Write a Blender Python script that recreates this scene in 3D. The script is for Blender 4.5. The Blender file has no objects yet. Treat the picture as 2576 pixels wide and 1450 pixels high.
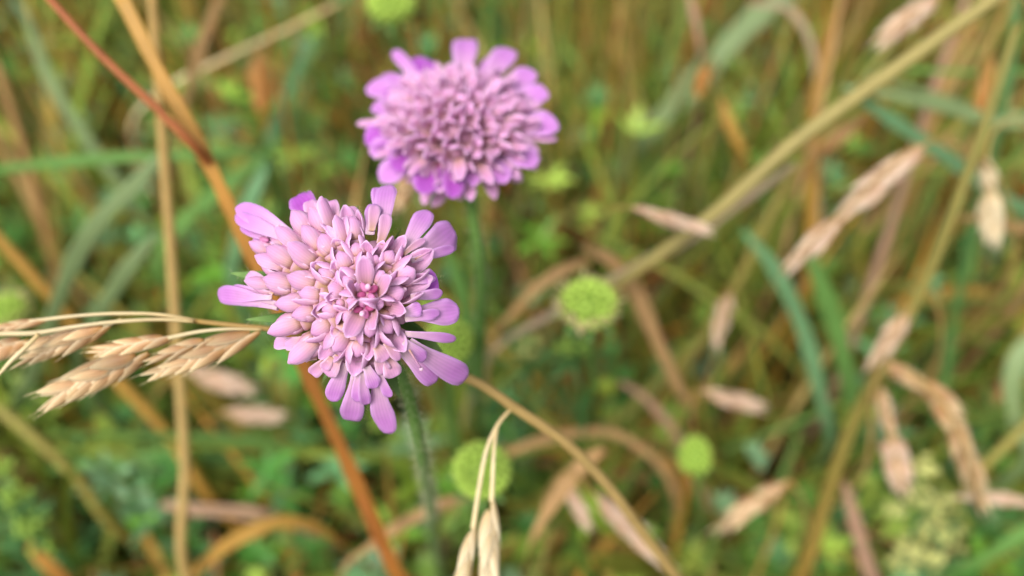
import bpy, math, random
import numpy as np
from mathutils import Vector, Matrix

R = random.Random(7)
NR = np.random.RandomState(11)
V = Vector
scene = bpy.context.scene
COL = scene.collection

# ------------------------------------------------------------------ camera
PITCH = math.radians(50.0)
CAM = V((0.0, 0.0, 0.345))
K = 0.637                       # tan of half the horizontal field of view
cam_data = bpy.data.cameras.new('camera')
cam_data.sensor_width = 36.0
cam_data.lens = 18.0 / K
cam_data.clip_start = 0.005
cam_data.clip_end = 200.0
cam_data.dof.use_dof = True
cam_data.dof.focus_distance = 0.1005
cam_data.dof.aperture_fstop = 8.2
cam_data.dof.aperture_blades = 0
cam = bpy.data.objects.new('camera', cam_data)
COL.objects.link(cam)
cam.location = CAM
cam.rotation_euler = (math.pi / 2 - PITCH, 0, 0)
scene.camera = cam
RIGHT = V((1, 0, 0))
FWD = V((0, math.cos(PITCH), -math.sin(PITCH)))
UP = V((0, math.sin(PITCH), math.cos(PITCH)))

# ------------------------------------------------------------------ world, sun, exposure
SUN_EL, SUN_AZ = math.radians(58), math.radians(215)
world = bpy.data.worlds.new('World')
scene.world = world
world.use_nodes = True
wn = world.node_tree
wn.nodes.clear()
w_out = wn.nodes.new('ShaderNodeOutputWorld')
w_bg = wn.nodes.new('ShaderNodeBackground')
w_sky = wn.nodes.new('ShaderNodeTexSky')
w_sky.sky_type = 'NISHITA'
w_sky.sun_disc = False
w_sky.sun_elevation = SUN_EL
w_sky.sun_rotation = SUN_AZ
w_sky.air_density = 1.0
w_sky.dust_density = 4.0
w_hsv = wn.nodes.new('ShaderNodeHueSaturation')     # a thin cloud cover: whiter sky
w_hsv.inputs['Saturation'].default_value = 0.35
wn.links.new(w_sky.outputs[0], w_hsv.inputs['Color'])
wn.links.new(w_hsv.outputs[0], w_bg.inputs['Color'])
w_bg.inputs['Strength'].default_value = 0.13
wn.links.new(w_bg.outputs[0], w_out.inputs[0])

sun_data = bpy.data.lights.new('sun', 'SUN')
sun_data.energy = 1.5
sun_data.angle = math.radians(22)
sun_data.color = (1.0, 0.96, 0.90)
sun = bpy.data.objects.new('sun', sun_data)
COL.objects.link(sun)
sdir = V((math.sin(SUN_AZ) * math.cos(SUN_EL), math.cos(SUN_AZ) * math.cos(SUN_EL), math.sin(SUN_EL)))
sun.rotation_euler = sdir.to_track_quat('Z', 'Y').to_euler()
sun.location = (0, 0, 3)

scene.view_settings.view_transform = 'Standard'
scene.view_settings.look = 'None'
scene.view_settings.gamma = 1.0
scene.view_settings.exposure = 0.80
scene.render.engine = 'CYCLES'
scene.cycles.use_denoising = True
scene.cycles.max_bounces = 8
scene.cycles.diffuse_bounces = 5
scene.cycles.transmission_bounces = 6

# ------------------------------------------------------------------ places: a point at a depth before the lens, in metres
def at(px, py, d):
    x = (px - 1288.0) / 1288.0 * K * d
    y = (725.0 - py) / 1288.0 * K * d
    return CAM + RIGHT * x + UP * y + FWD * d

def mpp(d):                     # metres per traced pixel at a depth
    return K * d / 1288.0

# ------------------------------------------------------------------ materials
MATS = {}
TONE = dict(petal_inner=.86, petal_ray=.92, petal_dark=1, floret_tube=.8, anther=1, anther_pink=1, style=1, hair=1, hair_tan=1, straw_pale=.95, lemma=.86, lemma_pink=.95, lemma_cream=.95, mass=.90, massflat=.98, bedstraw_flower=.9, bud_green=.95, bedstraw_leaf=.9, straw_green=.66, olive_stem=.72, ochre_blade=.72, bract=1, stem_green=1.05, seed_green=1.02, seed_core=.9, seed_frill=1)

def plant_mat(name, cols, trans=0.3, rough=0.55, attr='t', nscale=600.0, namp=0.18, randamp=0.15, edge=None, veins=0.0,
              spec=0.25, stops=None, bump=0.0):
    """cols: colours from base to tip of a piece; attribute t runs 0..1 along it, e is 1 at its margins"""
    k = TONE.get(name, .80)
    cols = [tuple(c * k for c in col) for col in cols]
    m = bpy.data.materials.new(name)
    m.use_nodes = True
    nt = m.node_tree
    nt.nodes.clear()
    N, L = nt.nodes.new, nt.links.new
    out = N('ShaderNodeOutputMaterial')
    at_ = N('ShaderNodeAttribute'); at_.attribute_name = 't'
    ramp = N('ShaderNodeValToRGB')
    el = ramp.color_ramp.elements
    n = len(cols)
    pos = stops or [i / max(1, n - 1) for i in range(n)]
    el[0].position = pos[0]; el[0].color = (*cols[0], 1)
    if n == 1:
        el[1].position = 1; el[1].color = (*cols[0], 1)
    else:
        el[1].position = pos[-1]; el[1].color = (*cols[-1], 1)
        for i in range(1, n - 1):
            e = el.new(pos[i]); e.color = (*cols[i], 1)
    L(at_.outputs['Fac'], ramp.inputs[0])
    col = ramp.outputs[0]
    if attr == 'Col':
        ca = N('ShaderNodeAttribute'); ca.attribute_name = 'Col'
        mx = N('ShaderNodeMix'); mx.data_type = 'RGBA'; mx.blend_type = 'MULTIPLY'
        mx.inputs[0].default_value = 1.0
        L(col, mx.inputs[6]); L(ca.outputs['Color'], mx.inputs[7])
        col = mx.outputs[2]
    if edge:
        ea = N('ShaderNodeAttribute'); ea.attribute_name = 'e'
        pw = N('ShaderNodeMath'); pw.operation = 'POWER'; pw.inputs[1].default_value = 4.0
        L(ea.outputs['Fac'], pw.inputs[0])
        ml = N('ShaderNodeMath'); ml.operation = 'MULTIPLY'; ml.inputs[1].default_value = 0.65
        L(pw.outputs[0], ml.inputs[0])
        mx = N('ShaderNodeMix'); mx.data_type = 'RGBA'
        L(ml.outputs[0], mx.inputs[0]); L(col, mx.inputs[6]); mx.inputs[7].default_value = (*edge, 1)
        col = mx.outputs[2]
    tc = N('ShaderNodeTexCoord')
    nz = N('ShaderNodeTexNoise'); nz.inputs['Scale'].default_value = nscale; nz.inputs['Detail'].default_value = 3
    L(tc.outputs['Object'], nz.inputs['Vector'])
    oi = N('ShaderNodeObjectInfo')
    a1 = N('ShaderNodeMath'); a1.operation = 'MULTIPLY_ADD'
    L(nz.outputs['Fac'], a1.inputs[0]); a1.inputs[1].default_value = 2 * namp; a1.inputs[2].default_value = 1.0 - namp
    a2 = N('ShaderNodeMath'); a2.operation = 'MULTIPLY_ADD'
    L(oi.outputs['Random'], a2.inputs[0]); a2.inputs[1].default_value = 2 * randamp; a2.inputs[2].default_value = 1.0 - randamp
    a3 = N('ShaderNodeMath'); a3.operation = 'MULTIPLY'
    L(a1.outputs[0], a3.inputs[0]); L(a2.outputs[0], a3.inputs[1])
    val = a3.outputs[0]
    if veins > 0:
        va = N('ShaderNodeAttribute'); va.attribute_name = 'e2'
        sn = N('ShaderNodeMath'); sn.operation = 'MULTIPLY'; sn.inputs[1].default_value = 21.0
        L(va.outputs['Fac'], sn.inputs[0])
        si = N('ShaderNodeMath'); si.operation = 'SINE'; L(sn.outputs[0], si.inputs[0])
        vm = N('ShaderNodeMath'); vm.operation = 'MULTIPLY_ADD'; vm.inputs[1].default_value = veins; vm.inputs[2].default_value = 1.0
        L(si.outputs[0], vm.inputs[0])
        m2 = N('ShaderNodeMath'); m2.operation = 'MULTIPLY'
        L(val, m2.inputs[0]); L(vm.outputs[0], m2.inputs[1])
        val = m2.outputs[0]
    hs = N('ShaderNodeHueSaturation')
    L(val, hs.inputs['Value']); L(col, hs.inputs['Color'])
    col = hs.outputs[0]
    pb = N('ShaderNodeBsdfPrincipled')
    L(col, pb.inputs['Base Color'])
    pb.inputs['Roughness'].default_value = rough
    pb.inputs['Specular IOR Level'].default_value = spec
    if bump > 0:
        bp = N('ShaderNodeBump'); bp.inputs['Strength'].default_value = bump; bp.inputs['Distance'].default_value = 0.0002
        nz2 = N('ShaderNodeTexNoise'); nz2.inputs['Scale'].default_value = nscale * 6; nz2.inputs['Detail'].default_value = 2
        L(tc.outputs['Object'], nz2.inputs['Vector']); L(nz2.outputs['Fac'], bp.inputs['Height'])
        L(bp.outputs[0], pb.inputs['Normal'])
    if trans > 0:
        tr = N('ShaderNodeBsdfTranslucent'); L(col, tr.inputs['Color'])
        ms = N('ShaderNodeMixShader'); ms.inputs[0].default_value = trans
        L(pb.outputs[0], ms.inputs[1]); L(tr.outputs[0], ms.inputs[2])
        L(ms.outputs[0], out.inputs[0])
    else:
        L(pb.outputs[0], out.inputs[0])
    MATS[name] = m
    return m

def srgb(r, g, b, k=1.0):
    f = lambda c: ((c / 255.0) / 12.92 if c / 255.0 <= 0.04045 else ((c / 255.0 + 0.055) / 1.055) ** 2.4) * k
    return (f(r), f(g), f(b))

plant_mat('petal_inner', [srgb(202, 158, 128), srgb(216, 162, 178), srgb(222, 160, 200), srgb(222, 160, 212)], stops=[0, .26, .55, 1],
          trans=.16, rough=.5, edge=srgb(238, 200, 232), veins=.04, nscale=900, namp=.07, randamp=.06, bump=.12)  # edge: pale margin, with its bright edge-lit rim put into the colour
plant_mat('petal_ray', [srgb(220, 190, 196), srgb(218, 164, 208), srgb(208, 136, 212), srgb(210, 142, 216)], stops=[0, .3, .65, 1],
          trans=.22, rough=.5, edge=srgb(226, 176, 236), veins=.05, nscale=700, namp=.10, randamp=.07, bump=.12)  # edge colour also carries the light caught along the thin petal rim
plant_mat('petal_dark', [srgb(196, 120, 190), srgb(180, 84, 190), srgb(190, 100, 204)], trans=.34, rough=.5,
          edge=srgb(224, 170, 232), veins=.05, nscale=700, namp=.10, randamp=.07, bump=.12)  # margins coloured paler to paint in the edge-lit rim
plant_mat('floret_tube', [srgb(150, 146, 70), srgb(176, 152, 92), srgb(206, 160, 140), srgb(216, 162, 190)], stops=[.3, .66, .88, 1],
          trans=.08, rough=.6, nscale=900, namp=.12, randamp=.08, bump=.15)
plant_mat('anther', [srgb(190, 90, 140)], trans=.2, namp=.2)
plant_mat('anther_pink', [srgb(206, 130, 176)], trans=.2, namp=.2)
plant_mat('style', [srgb(240, 200, 225)], trans=.3)
plant_mat('bract', [srgb(96, 128, 60), srgb(84, 122, 56), srgb(120, 150, 84)], trans=.25, rough=.7, nscale=800, namp=.22, bump=.2)
plant_mat('stem_green', [srgb(100, 132, 62), srgb(84, 124, 56), srgb(92, 126, 62)], trans=.12, rough=.6, nscale=200, namp=.2)
plant_mat('hair', [srgb(222, 220, 190)], trans=.5, rough=.5, namp=.05, randamp=0)
plant_mat('hair_tan', [srgb(226, 196, 150)], trans=.5, rough=.5, namp=.05, randamp=0)
plant_mat('straw_pale', [srgb(204, 178, 122), srgb(224, 206, 164), srgb(226, 206, 158)], trans=.2, rough=.45, nscale=260, namp=.14)
plant_mat('straw', [srgb(186, 150, 84), srgb(204, 172, 108), srgb(206, 170, 100)], trans=.2, rough=.5, nscale=240, namp=.2)
plant_mat('lemma', [srgb(196, 146, 84), srgb(190, 144, 100), srgb(216, 182, 136), srgb(232, 212, 168)], stops=[0, .35, .7, 1],
          trans=.3, rough=.5, edge=srgb(240, 224, 188), veins=.2, nscale=420, namp=.26, randamp=.24)
plant_mat('lemma_pink', [srgb(198, 160, 116), srgb(200, 162, 132), srgb(218, 188, 160), srgb(232, 212, 186)], stops=[0, .35, .7, 1],
          trans=.3, rough=.5, edge=srgb(238, 216, 196), veins=.12, nscale=420, namp=.22, randamp=.14)
plant_mat('lemma_orange', [srgb(190, 124, 56), srgb(196, 132, 62), srgb(206, 150, 82), srgb(216, 170, 108)], trans=.3, rough=.5, veins=.16, nscale=420, namp=.2, randamp=.15)
plant_mat('lemma_cream', [srgb(206, 180, 130), srgb(214, 190, 146), srgb(226, 208, 170), srgb(234, 220, 186)], trans=.3, rough=.5, edge=srgb(240, 226, 194), veins=.16, nscale=420, namp=.2, randamp=.12)
plant_mat('orange_blade', [srgb(214, 168, 88), srgb(206, 152, 70), srgb(182, 118, 52), srgb(180, 116, 50)], stops=[0, .2, .36, 1], trans=.3, rough=.5, nscale=160, namp=.22, veins=.12)
plant_mat('red_stem', [srgb(176, 104, 62), srgb(182, 112, 60), srgb(190, 112, 44)], trans=.15, rough=.5, nscale=200, namp=.2)
plant_mat('tan_blade', [srgb(196, 154, 100), srgb(208, 168, 116), srgb(196, 148, 92)], trans=.3, rough=.55, nscale=140, namp=.25, veins=.12)
plant_mat('pink_blade', [srgb(190, 150, 120), srgb(204, 164, 136), srgb(190, 150, 118)], trans=.3, rough=.55, nscale=140, namp=.25, veins=.12)
plant_mat('ochre_blade', [srgb(206, 158, 72), srgb(214, 166, 76), srgb(190, 128, 46)], trans=.3, rough=.55, nscale=140, namp=.25, veins=.12)
plant_mat('olive_stem', [srgb(170, 160, 84), srgb(160, 146, 70), srgb(176, 124, 48)], trans=.15, rough=.55, nscale=140, namp=.2)
plant_mat('straw_green', [srgb(192, 176, 106), srgb(188, 172, 104), srgb(176, 154, 84)], trans=.2, rough=.5, nscale=200, namp=.2)
plant_mat('grey_straw', [srgb(178, 156, 122), srgb(176, 156, 128), srgb(172, 148, 108)], trans=.2, rough=.6, nscale=160, namp=.2, veins=.12)
plant_mat('sage_blade', [srgb(150, 172, 116), srgb(158, 180, 122), srgb(128, 158, 92)], trans=.35, rough=.5, nscale=120, namp=.2, veins=.12)
plant_mat('green_blade', [srgb(112, 160, 72), srgb(126, 172, 90), srgb(104, 150, 66)], trans=.35, rough=.5, nscale=120, namp=.2, veins=.12)
plant_mat('blue_blade', [srgb(118, 166, 112), srgb(132, 176, 122), srgb(96, 146, 88)], trans=.35, rough=.5, nscale=120, namp=.2, veins=.12)
plant_mat('dark_green', [srgb(84, 124, 66), srgb(80, 120, 60), srgb(90, 120, 56)], trans=.2, rough=.5, nscale=120, namp=.2)
plant_mat('brown_stem', [srgb(176, 136, 84), srgb(170, 126, 76), srgb(150, 104, 56)], trans=.15, rough=.6, nscale=120, namp=.25)
plant_mat('seed_green', [srgb(160, 192, 78), srgb(186, 212, 96)], trans=.25, rough=.5, nscale=700, namp=.12, randamp=.14)
plant_mat('seed_core', [srgb(120, 150, 50)], trans=.1, rough=.6, nscale=300)
plant_mat('seed_frill', [srgb(190, 190, 120), srgb(224, 206, 160)], trans=.4, rough=.6, nscale=300)
plant_mat('bud_green', [srgb(150, 186, 70), srgb(176, 206, 96)], trans=.3, rough=.5, nscale=300, randamp=.2)
plant_mat('bedstraw_flower', [srgb(206, 212, 120), srgb(226, 222, 150)], trans=.35, rough=.55, nscale=300, randamp=.15)
plant_mat('bedstraw_leaf', [srgb(92, 140, 76), srgb(110, 160, 96)], trans=.3, rough=.55, nscale=200)
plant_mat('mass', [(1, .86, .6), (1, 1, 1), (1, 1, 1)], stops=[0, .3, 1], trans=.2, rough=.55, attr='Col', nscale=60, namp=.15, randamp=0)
plant_mat('massflat', [(1, 1, 1)], trans=.25, rough=.5, attr='Col', nscale=60, namp=.15, randamp=0, spec=.35)

gm = bpy.data.materials.new('soil_thatch'); gm.use_nodes = True
nt = gm.node_tree
pb = nt.nodes['Principled BSDF']; pb.inputs['Roughness'].default_value = .9
tc = nt.nodes.new('ShaderNodeTexCoord')
n1 = nt.nodes.new('ShaderNodeTexNoise'); n1.inputs['Scale'].default_value = 45; n1.inputs['Detail'].default_value = 6
rp = nt.nodes.new('ShaderNodeValToRGB')
rp.color_ramp.elements[0].position = .3; rp.color_ramp.elements[0].color = (.035, .028, .014, 1)
rp.color_ramp.elements[1].position = .7; rp.color_ramp.elements[1].color = (.11, .10, .035, 1)
e = rp.color_ramp.elements.new(.5); e.color = (.06, .07, .02, 1)
nt.links.new(tc.outputs['Object'], n1.inputs['Vector']); nt.links.new(n1.outputs['Fac'], rp.inputs[0])
nt.links.new(rp.outputs[0], pb.inputs['Base Color'])
MATS['soil'] = gm

# ------------------------------------------------------------------ mesh tools
WORLD = {}                       # world origin of each object built here

def new_mesh(name, verts, faces, attrs=None, smooth=True):
    me = bpy.data.meshes.new(name)
    me.from_pydata([tuple(v) for v in verts], [], faces)
    if smooth:
        me.polygons.foreach_set('use_smooth', [True] * len(me.polygons))
    for an, vals in (attrs or {}).items():
        a = me.attributes.new(an, 'FLOAT', 'POINT')
        a.data.foreach_set('value', vals)
    me.update()
    return me

def add(name, verts, faces, mat, parent=None, attrs=None, smooth=True, kind=None, origin=None):
    c = V(origin) if origin is not None else sum((V(v) for v in verts), V()) / len(verts)
    me = new_mesh(name, [V(v) - c for v in verts], faces, attrs, smooth)
    me.materials.append(MATS[mat])
    o = bpy.data.objects.new(name, me)
    COL.objects.link(o)
    if parent:
        o.parent = parent
        o.location = c - WORLD[parent.name]
    else:
        o.location = c
    WORLD[o.name] = c
    if kind: o['kind'] = kind
    return o

def place(name, mesh, M, parent):
    """a copy of a shared mesh, placed by a world matrix"""
    o = bpy.data.objects.new(name, mesh)
    COL.objects.link(o)
    o.parent = parent
    o.matrix_basis = Matrix.Translation(-WORLD[parent.name]) @ M
    WORLD[o.name] = M.translation.copy()
    return o

def thing(name, loc, label, cat, group=None):
    o = bpy.data.objects.new(name, None)
    o.empty_display_size = .005
    COL.objects.link(o)
    o.location = loc
    WORLD[o.name] = V(loc)
    tag(o, label, cat, group)
    return o

def tag(o, label, cat, group=None):
    o['label'] = label; o['category'] = cat
    if group: o['group'] = group
    return o

def spline(pts, n):
    """centripetal Catmull-Rom through points, each a list of floats (x, y, z, radius...)"""
    P = [np.array(p, float) for p in pts]
    if len(P) == 2:
        return [P[0] + (P[1] - P[0]) * i / (n - 1) for i in range(n)]
    P = [2 * P[0] - P[1]] + P + [2 * P[-1] - P[-2]]
    tk = [0.0]
    for a, b in zip(P, P[1:]):
        tk.append(tk[-1] + max(1e-5, float(np.linalg.norm((b - a)[:3]))) ** .5)
    out = []
    t0, t1 = tk[1], tk[-2]
    for i in range(n):
        t = t0 + (t1 - t0) * i / (n - 1)
        k = 1
        while k < len(P) - 3 and t > tk[k + 1]: k += 1
        a, b, c, d = P[k - 1:k + 3]; ta, tb, tc_, td = tk[k - 1:k + 3]
        A1 = (tb - t) / (tb - ta) * a + (t - ta) / (tb - ta) * b
        A2 = (tc_ - t) / (tc_ - tb) * b + (t - tb) / (tc_ - tb) * c
        A3 = (td - t) / (td - tc_) * c + (t - tc_) / (td - tc_) * d
        B1 = (tc_ - t) / (tc_ - ta) * A1 + (t - ta) / (tc_ - ta) * A2
        B2 = (td - t) / (td - tb) * A2 + (t - tb) / (td - tb) * A3
        out.append((tc_ - t) / (tc_ - tb) * B1 + (t - tb) / (tc_ - tb) * B2)
    return out

def frames(C):
    T = []
    for i in range(len(C)):
        a = C[max(0, i - 1)]; b = C[min(len(C) - 1, i + 1)]
        t = (b - a)
        T.append(t.normalized() if t.length > 1e-12 else V((0, 0, 1)))
    return T

def tube_geo(C, rad, sides=8, hint=V((0, 0, 1))):
    T = frames(C)
    verts, faces, ts = [], [], []
    n = len(C)
    ref = T[0].cross(hint)
    if ref.length < 1e-4: ref = T[0].cross(V((1, 0, 0)))
    ref.normalize()
    for i in range(n):
        ref = (ref - T[i] * ref.dot(T[i])); ref.normalize()
        b = T[i].cross(ref)
        for j in range(sides):
            a = 2 * math.pi * j / sides
            verts.append(C[i] + (ref * math.cos(a) + b * math.sin(a)) * rad[i]); ts.append(i / (n - 1))
    for i in range(n - 1):
        for j in range(sides):
            k = (j + 1) % sides
            faces.append((i * sides + j, i * sides + k, (i + 1) * sides + k, (i + 1) * sides + j))
    faces.append(tuple(range(sides))[::-1])
    faces.append(tuple((n - 1) * sides + j for j in range(sides)))
    return verts, faces, {'t': ts}

def leaf_geo(C, wid, nrm, cup=0.0, thick=.00012, nv=5, fold=0.0, ruffle=0.0):
    """a thin shell along centre line C: wid half width at each station, nrm normal hint, cup raises the margins"""
    n = len(C)
    T = frames(C)
    verts, ts, es, e2 = [], [], [], []
    ph = R.uniform(0, 6.28)
    for side in (1, -1):
        for i in range(n):
            N_ = nrm - T[i] * nrm.dot(T[i])
            if N_.length < 1e-6: N_ = T[i].orthogonal()
            N_.normalize()
            B = T[i].cross(N_)
            for j in range(nv):
                v = -1 + 2 * j / (nv - 1)
                w = wid[i]
                off = cup * w * v * v + fold * w * abs(v) + ruffle * w * (abs(v) ** 2) * math.sin(ph + i * 1.3 + v * 2)
                th = thick * .5 * side * (1 - .6 * abs(v) ** 3)
                verts.append(C[i] + B * (w * v) + N_ * (off + th))
                ts.append(i / (n - 1))
                es.append(max(abs(v), (i / (n - 1)) ** 3 if i == n - 1 else 0))
                e2.append(v)
    S = n * nv
    faces = []
    for i in range(n - 1):
        for j in range(nv - 1):
            a = i * nv + j
            faces.append((a, a + 1, a + nv + 1, a + nv))
            b = S + a
            faces.append((b, b + nv, b + nv + 1, b + 1))
    rim = [j for j in range(nv)] + [i * nv + nv - 1 for i in range(1, n)] + [(n - 1) * nv + j for j in range(nv - 2, -1, -1)] + [i * nv for i in range(n - 2, 0, -1)]
    for a, b in zip(rim, rim[1:] + rim[:1]):
        faces.append((a, S + a, S + b, b))
    return verts, faces, {'t': ts, 'e': es, 'e2': e2}

def petal_profile(t, base=.42, wide=.7):
    if t < wide:
        u = t / wide
        return base + (1 - base) * (u * u * (3 - 2 * u))
    u = (t - wide) / (1 - wide)
    return math.sqrt(max(0.0, 1 - (u * .985) ** 2))

def petal(parent, base, tip, width, nrm, mat, bend=.0, cup=.25, bs=.42, wide=.7, n=9, name='petal', thick=.00016, ruffle=.12, curl=0.0):
    ax = tip - base
    N_ = nrm - ax * (nrm.dot(ax) / ax.length_squared); N_.normalize()
    L = ax.length
    S = N_.cross(ax).normalized() * R.uniform(-.04, .04)
    tt = [1 - (1 - i / (n - 1)) ** 1.35 for i in range(n)]
    C = [base + ax * t + N_ * (bend * L * math.sin(math.pi * t)) - N_ * (curl * L * max(0, t - .55) ** 2 * 4) + S * (L * math.sin(math.pi * t)) for t in tt]
    wd = [max(width * .5 * petal_profile(t, bs, wide), width * .03) for t in tt]
    v, f, a = leaf_geo(C, wd, N_, cup=cup, thick=thick, ruffle=ruffle)
    return add(name, v, f, mat, parent, a)

def hairs_geo(roots):
    """roots: (point, direction, length, radius): thin bent spikes in one mesh"""
    verts, faces, ts = [], [], []
    for p, d, l, r in roots:
        d = d.normalized()
        s = d.orthogonal().normalized(); b = d.cross(s)
        k = len(verts)
        bend = (s * R.uniform(-.25, .25) + b * R.uniform(-.25, .25)) * l
        mid = p + d * l * .55 + bend * .35
        for j in range(3):
            a = 2.094 * j
            q = (s * math.cos(a) + b * math.sin(a)) * r
            verts += [p + q, mid + q * .7]
            ts += [0, .5]
        verts.append(p + d * l + bend); ts.append(1)
        for j in range(3):
            a, c = k + 2 * j, k + 2 * ((j + 1) % 3)
            faces += [(a, c, c + 1, a + 1), (a + 1, c + 1, k + 6)]
    return verts, faces, {'t': ts}

def ellipsoid(c, ax, rl, rw, seg=8, rings=6):
    ax = ax.normalized(); s = ax.orthogonal().normalized(); b = ax.cross(s)
    verts, faces, ts = [c - ax * rl], [], [0]
    for i in range(1, rings):
        a = math.pi * i / rings
        for j in range(seg):
            q = 2 * math.pi * j / seg
            verts.append(c - ax * (rl * math.cos(a)) + (s * math.cos(q) + b * math.sin(q)) * (rw * math.sin(a))); ts.append(i / rings)
    verts.append(c + ax * rl); ts.append(1)
    for j in range(seg):
        faces.append((0, 1 + (j + 1) % seg, 1 + j))
        for i in range(rings - 2):
            a = 1 + i * seg + j; b_ = 1 + i * seg + (j + 1) % seg
            faces.append((a, b_, b_ + seg, a + seg))
        k = 1 + (rings - 2) * seg
        faces.append((k + j, k + (j + 1) % seg, len(verts) - 1))
    return verts, faces, {'t': ts}

# ------------------------------------------------------------------ ground
def build_ground():
    verts, faces = [], []
    xs = [-60, -20, -6, -2.5] + [i * .1 for i in range(-15, 16)] + [2.5, 6, 20, 60]
    ys = [-60, -20, -6, -2, -1] + [i * .1 for i in range(-4, 23)] + [3, 6, 20, 60]
    for y in ys:
        for x in xs:
            z = .006 * math.sin(x * 9 + 1) * math.cos(y * 11) + .004 * math.sin(x * 23 + y * 17)
            verts.append(V((x, y, z)))
    nx = len(xs)
    for j in range(len(ys) - 1):
        for i in range(nx - 1):
            a = j * nx + i
            faces.append((a, a + 1, a + nx + 1, a + nx))
    o = add('ground', verts, faces, 'soil', origin=(0, 0, 0))
    o['kind'] = 'structure'
    o['label'] = 'brown green meadow soil and thatch under the grass'
build_ground()

# ------------------------------------------------------------------ the meadow mass: grass, dry grass and leafy ground cover that nobody could count
class Mass:
    def __init__(s): s.v, s.f, s.t, s.c, s.n = [], [], [], [], 0
    def strip(s, C, W, B, col, fold=None):
        """C: (n,3) centre line, W: half widths, B: (3,) side vector, fold: raise of the middle"""
        n = len(C)
        k = s.n
        off = np.outer(W, B)
        if fold is None:
            vv = np.empty((2 * n, 3)); vv[0::2] = C - off; vv[1::2] = C + off
            s.v.append(vv); s.t += [i / (n - 1) for i in range(n) for _ in (0, 1)]
            s.c += [col] * (2 * n)
            for i in range(n - 1):
                a = k + 2 * i; s.f.append((a, a + 1, a + 3, a + 2))
            s.n += 2 * n
        else:
            vv = np.empty((3 * n, 3)); vv[0::3] = C - off; vv[1::3] = C + np.outer(W, fold); vv[2::3] = C + off
            s.v.append(vv); s.t += [i / (n - 1) for i in range(n) for _ in (0, 1, 2)]
            s.c += [col] * (3 * n)
            for i in range(n - 1):
                a = k + 3 * i; s.f.append((a, a + 1, a + 4, a + 3)); s.f.append((a + 1, a + 2, a + 5, a + 4))
            s.n += 3 * n
    def build(s, name, mat, label, cat):
        vv = np.concatenate(s.v)
        me = bpy.data.meshes.new(name)
        me.from_pydata(vv.tolist(), [], s.f)
        me.polygons.foreach_set('use_smooth', [True] * len(me.polygons))
        a = me.attributes.new('t', 'FLOAT', 'POINT'); a.data.foreach_set('value', s.t)
        cc = np.ones((s.n, 4)); cc[:, :3] = np.array(s.c)
        a = me.attributes.new('Col', 'FLOAT_COLOR', 'POINT'); a.data.foreach_set('color', cc.ravel())
        me.materials.append(MATS[mat])
        o = bpy.data.objects.new(name, me); COL.objects.link(o)
        o['kind'] = 'stuff'; o['label'] = label; o['category'] = cat
        return o

def rnd_spot(ymin=.02, ymax=1.5):
    y = ymin + (ymax - ymin) * R.random() ** 1.25
    x = R.uniform(-1, 1) * (.24 + .70 * max(y, .1))
    return x, y

def vary(c, a=.2):
    k = 1 + R.uniform(-a, a)
    return tuple(min(1, max(0, ch * k * (1 + R.uniform(-.08, .08)))) for ch in c)

GREENS = [srgb(112, 128, 42), srgb(130, 146, 54), srgb(104, 130, 48), srgb(138, 138, 50), srgb(116, 148, 72), srgb(152, 164, 72), srgb(94, 108, 36), srgb(142, 132, 56)]
STRAWS = [srgb(188, 150, 84), srgb(166, 122, 58), srgb(200, 166, 108), srgb(172, 104, 40), srgb(186, 136, 88), srgb(148, 98, 44), srgb(194, 146, 60), srgb(140, 116, 50)]
COVER = [srgb(88, 138, 74), srgb(84, 142, 60), srgb(112, 160, 104), srgb(112, 158, 52), srgb(118, 156, 108), srgb(74, 126, 50), srgb(146, 174, 58), srgb(100, 132, 52), srgb(150, 176, 70)]

def blade(mass, x, y, h, w, lean, az, col, n=7, kink=False):
    d = np.array([math.cos(az), math.sin(az), 0.0])
    u = np.linspace(0, 1, n)
    bend = lean * u ** R.uniform(1.6, 2.6)
    C = np.array([x, y, 0.0]) + np.outer(bend * h, d) + np.outer(u * h * (1 - .35 * lean * u), [0, 0, 1])
    if kink:
        k = n // 2 + R.choice((0, 1))
        for i in range(k + 1, n):
            C[i] = C[k] + (d * .9 + np.array([0, 0, -.55 + R.uniform(-.2, .3)])) * (h / n * (i - k))
    a2 = az + math.pi / 2 + R.uniform(-.9, .9)
    B = np.array([math.cos(a2), math.sin(a2), R.uniform(-.3, .3)])
    W = w * .5 * np.sqrt(np.clip(1 - u ** 2.2, .01, 1))
    F = np.cross(B, [0, 0, 1.0]) * .3
    mass.strip(C, W, B, col, F)

def clear(x, y, h, dmin=.20):
    """keep tips of the mass from standing close before the lens"""
    return (V((x, y, h)) - CAM).dot(FWD) > dmin

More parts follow.
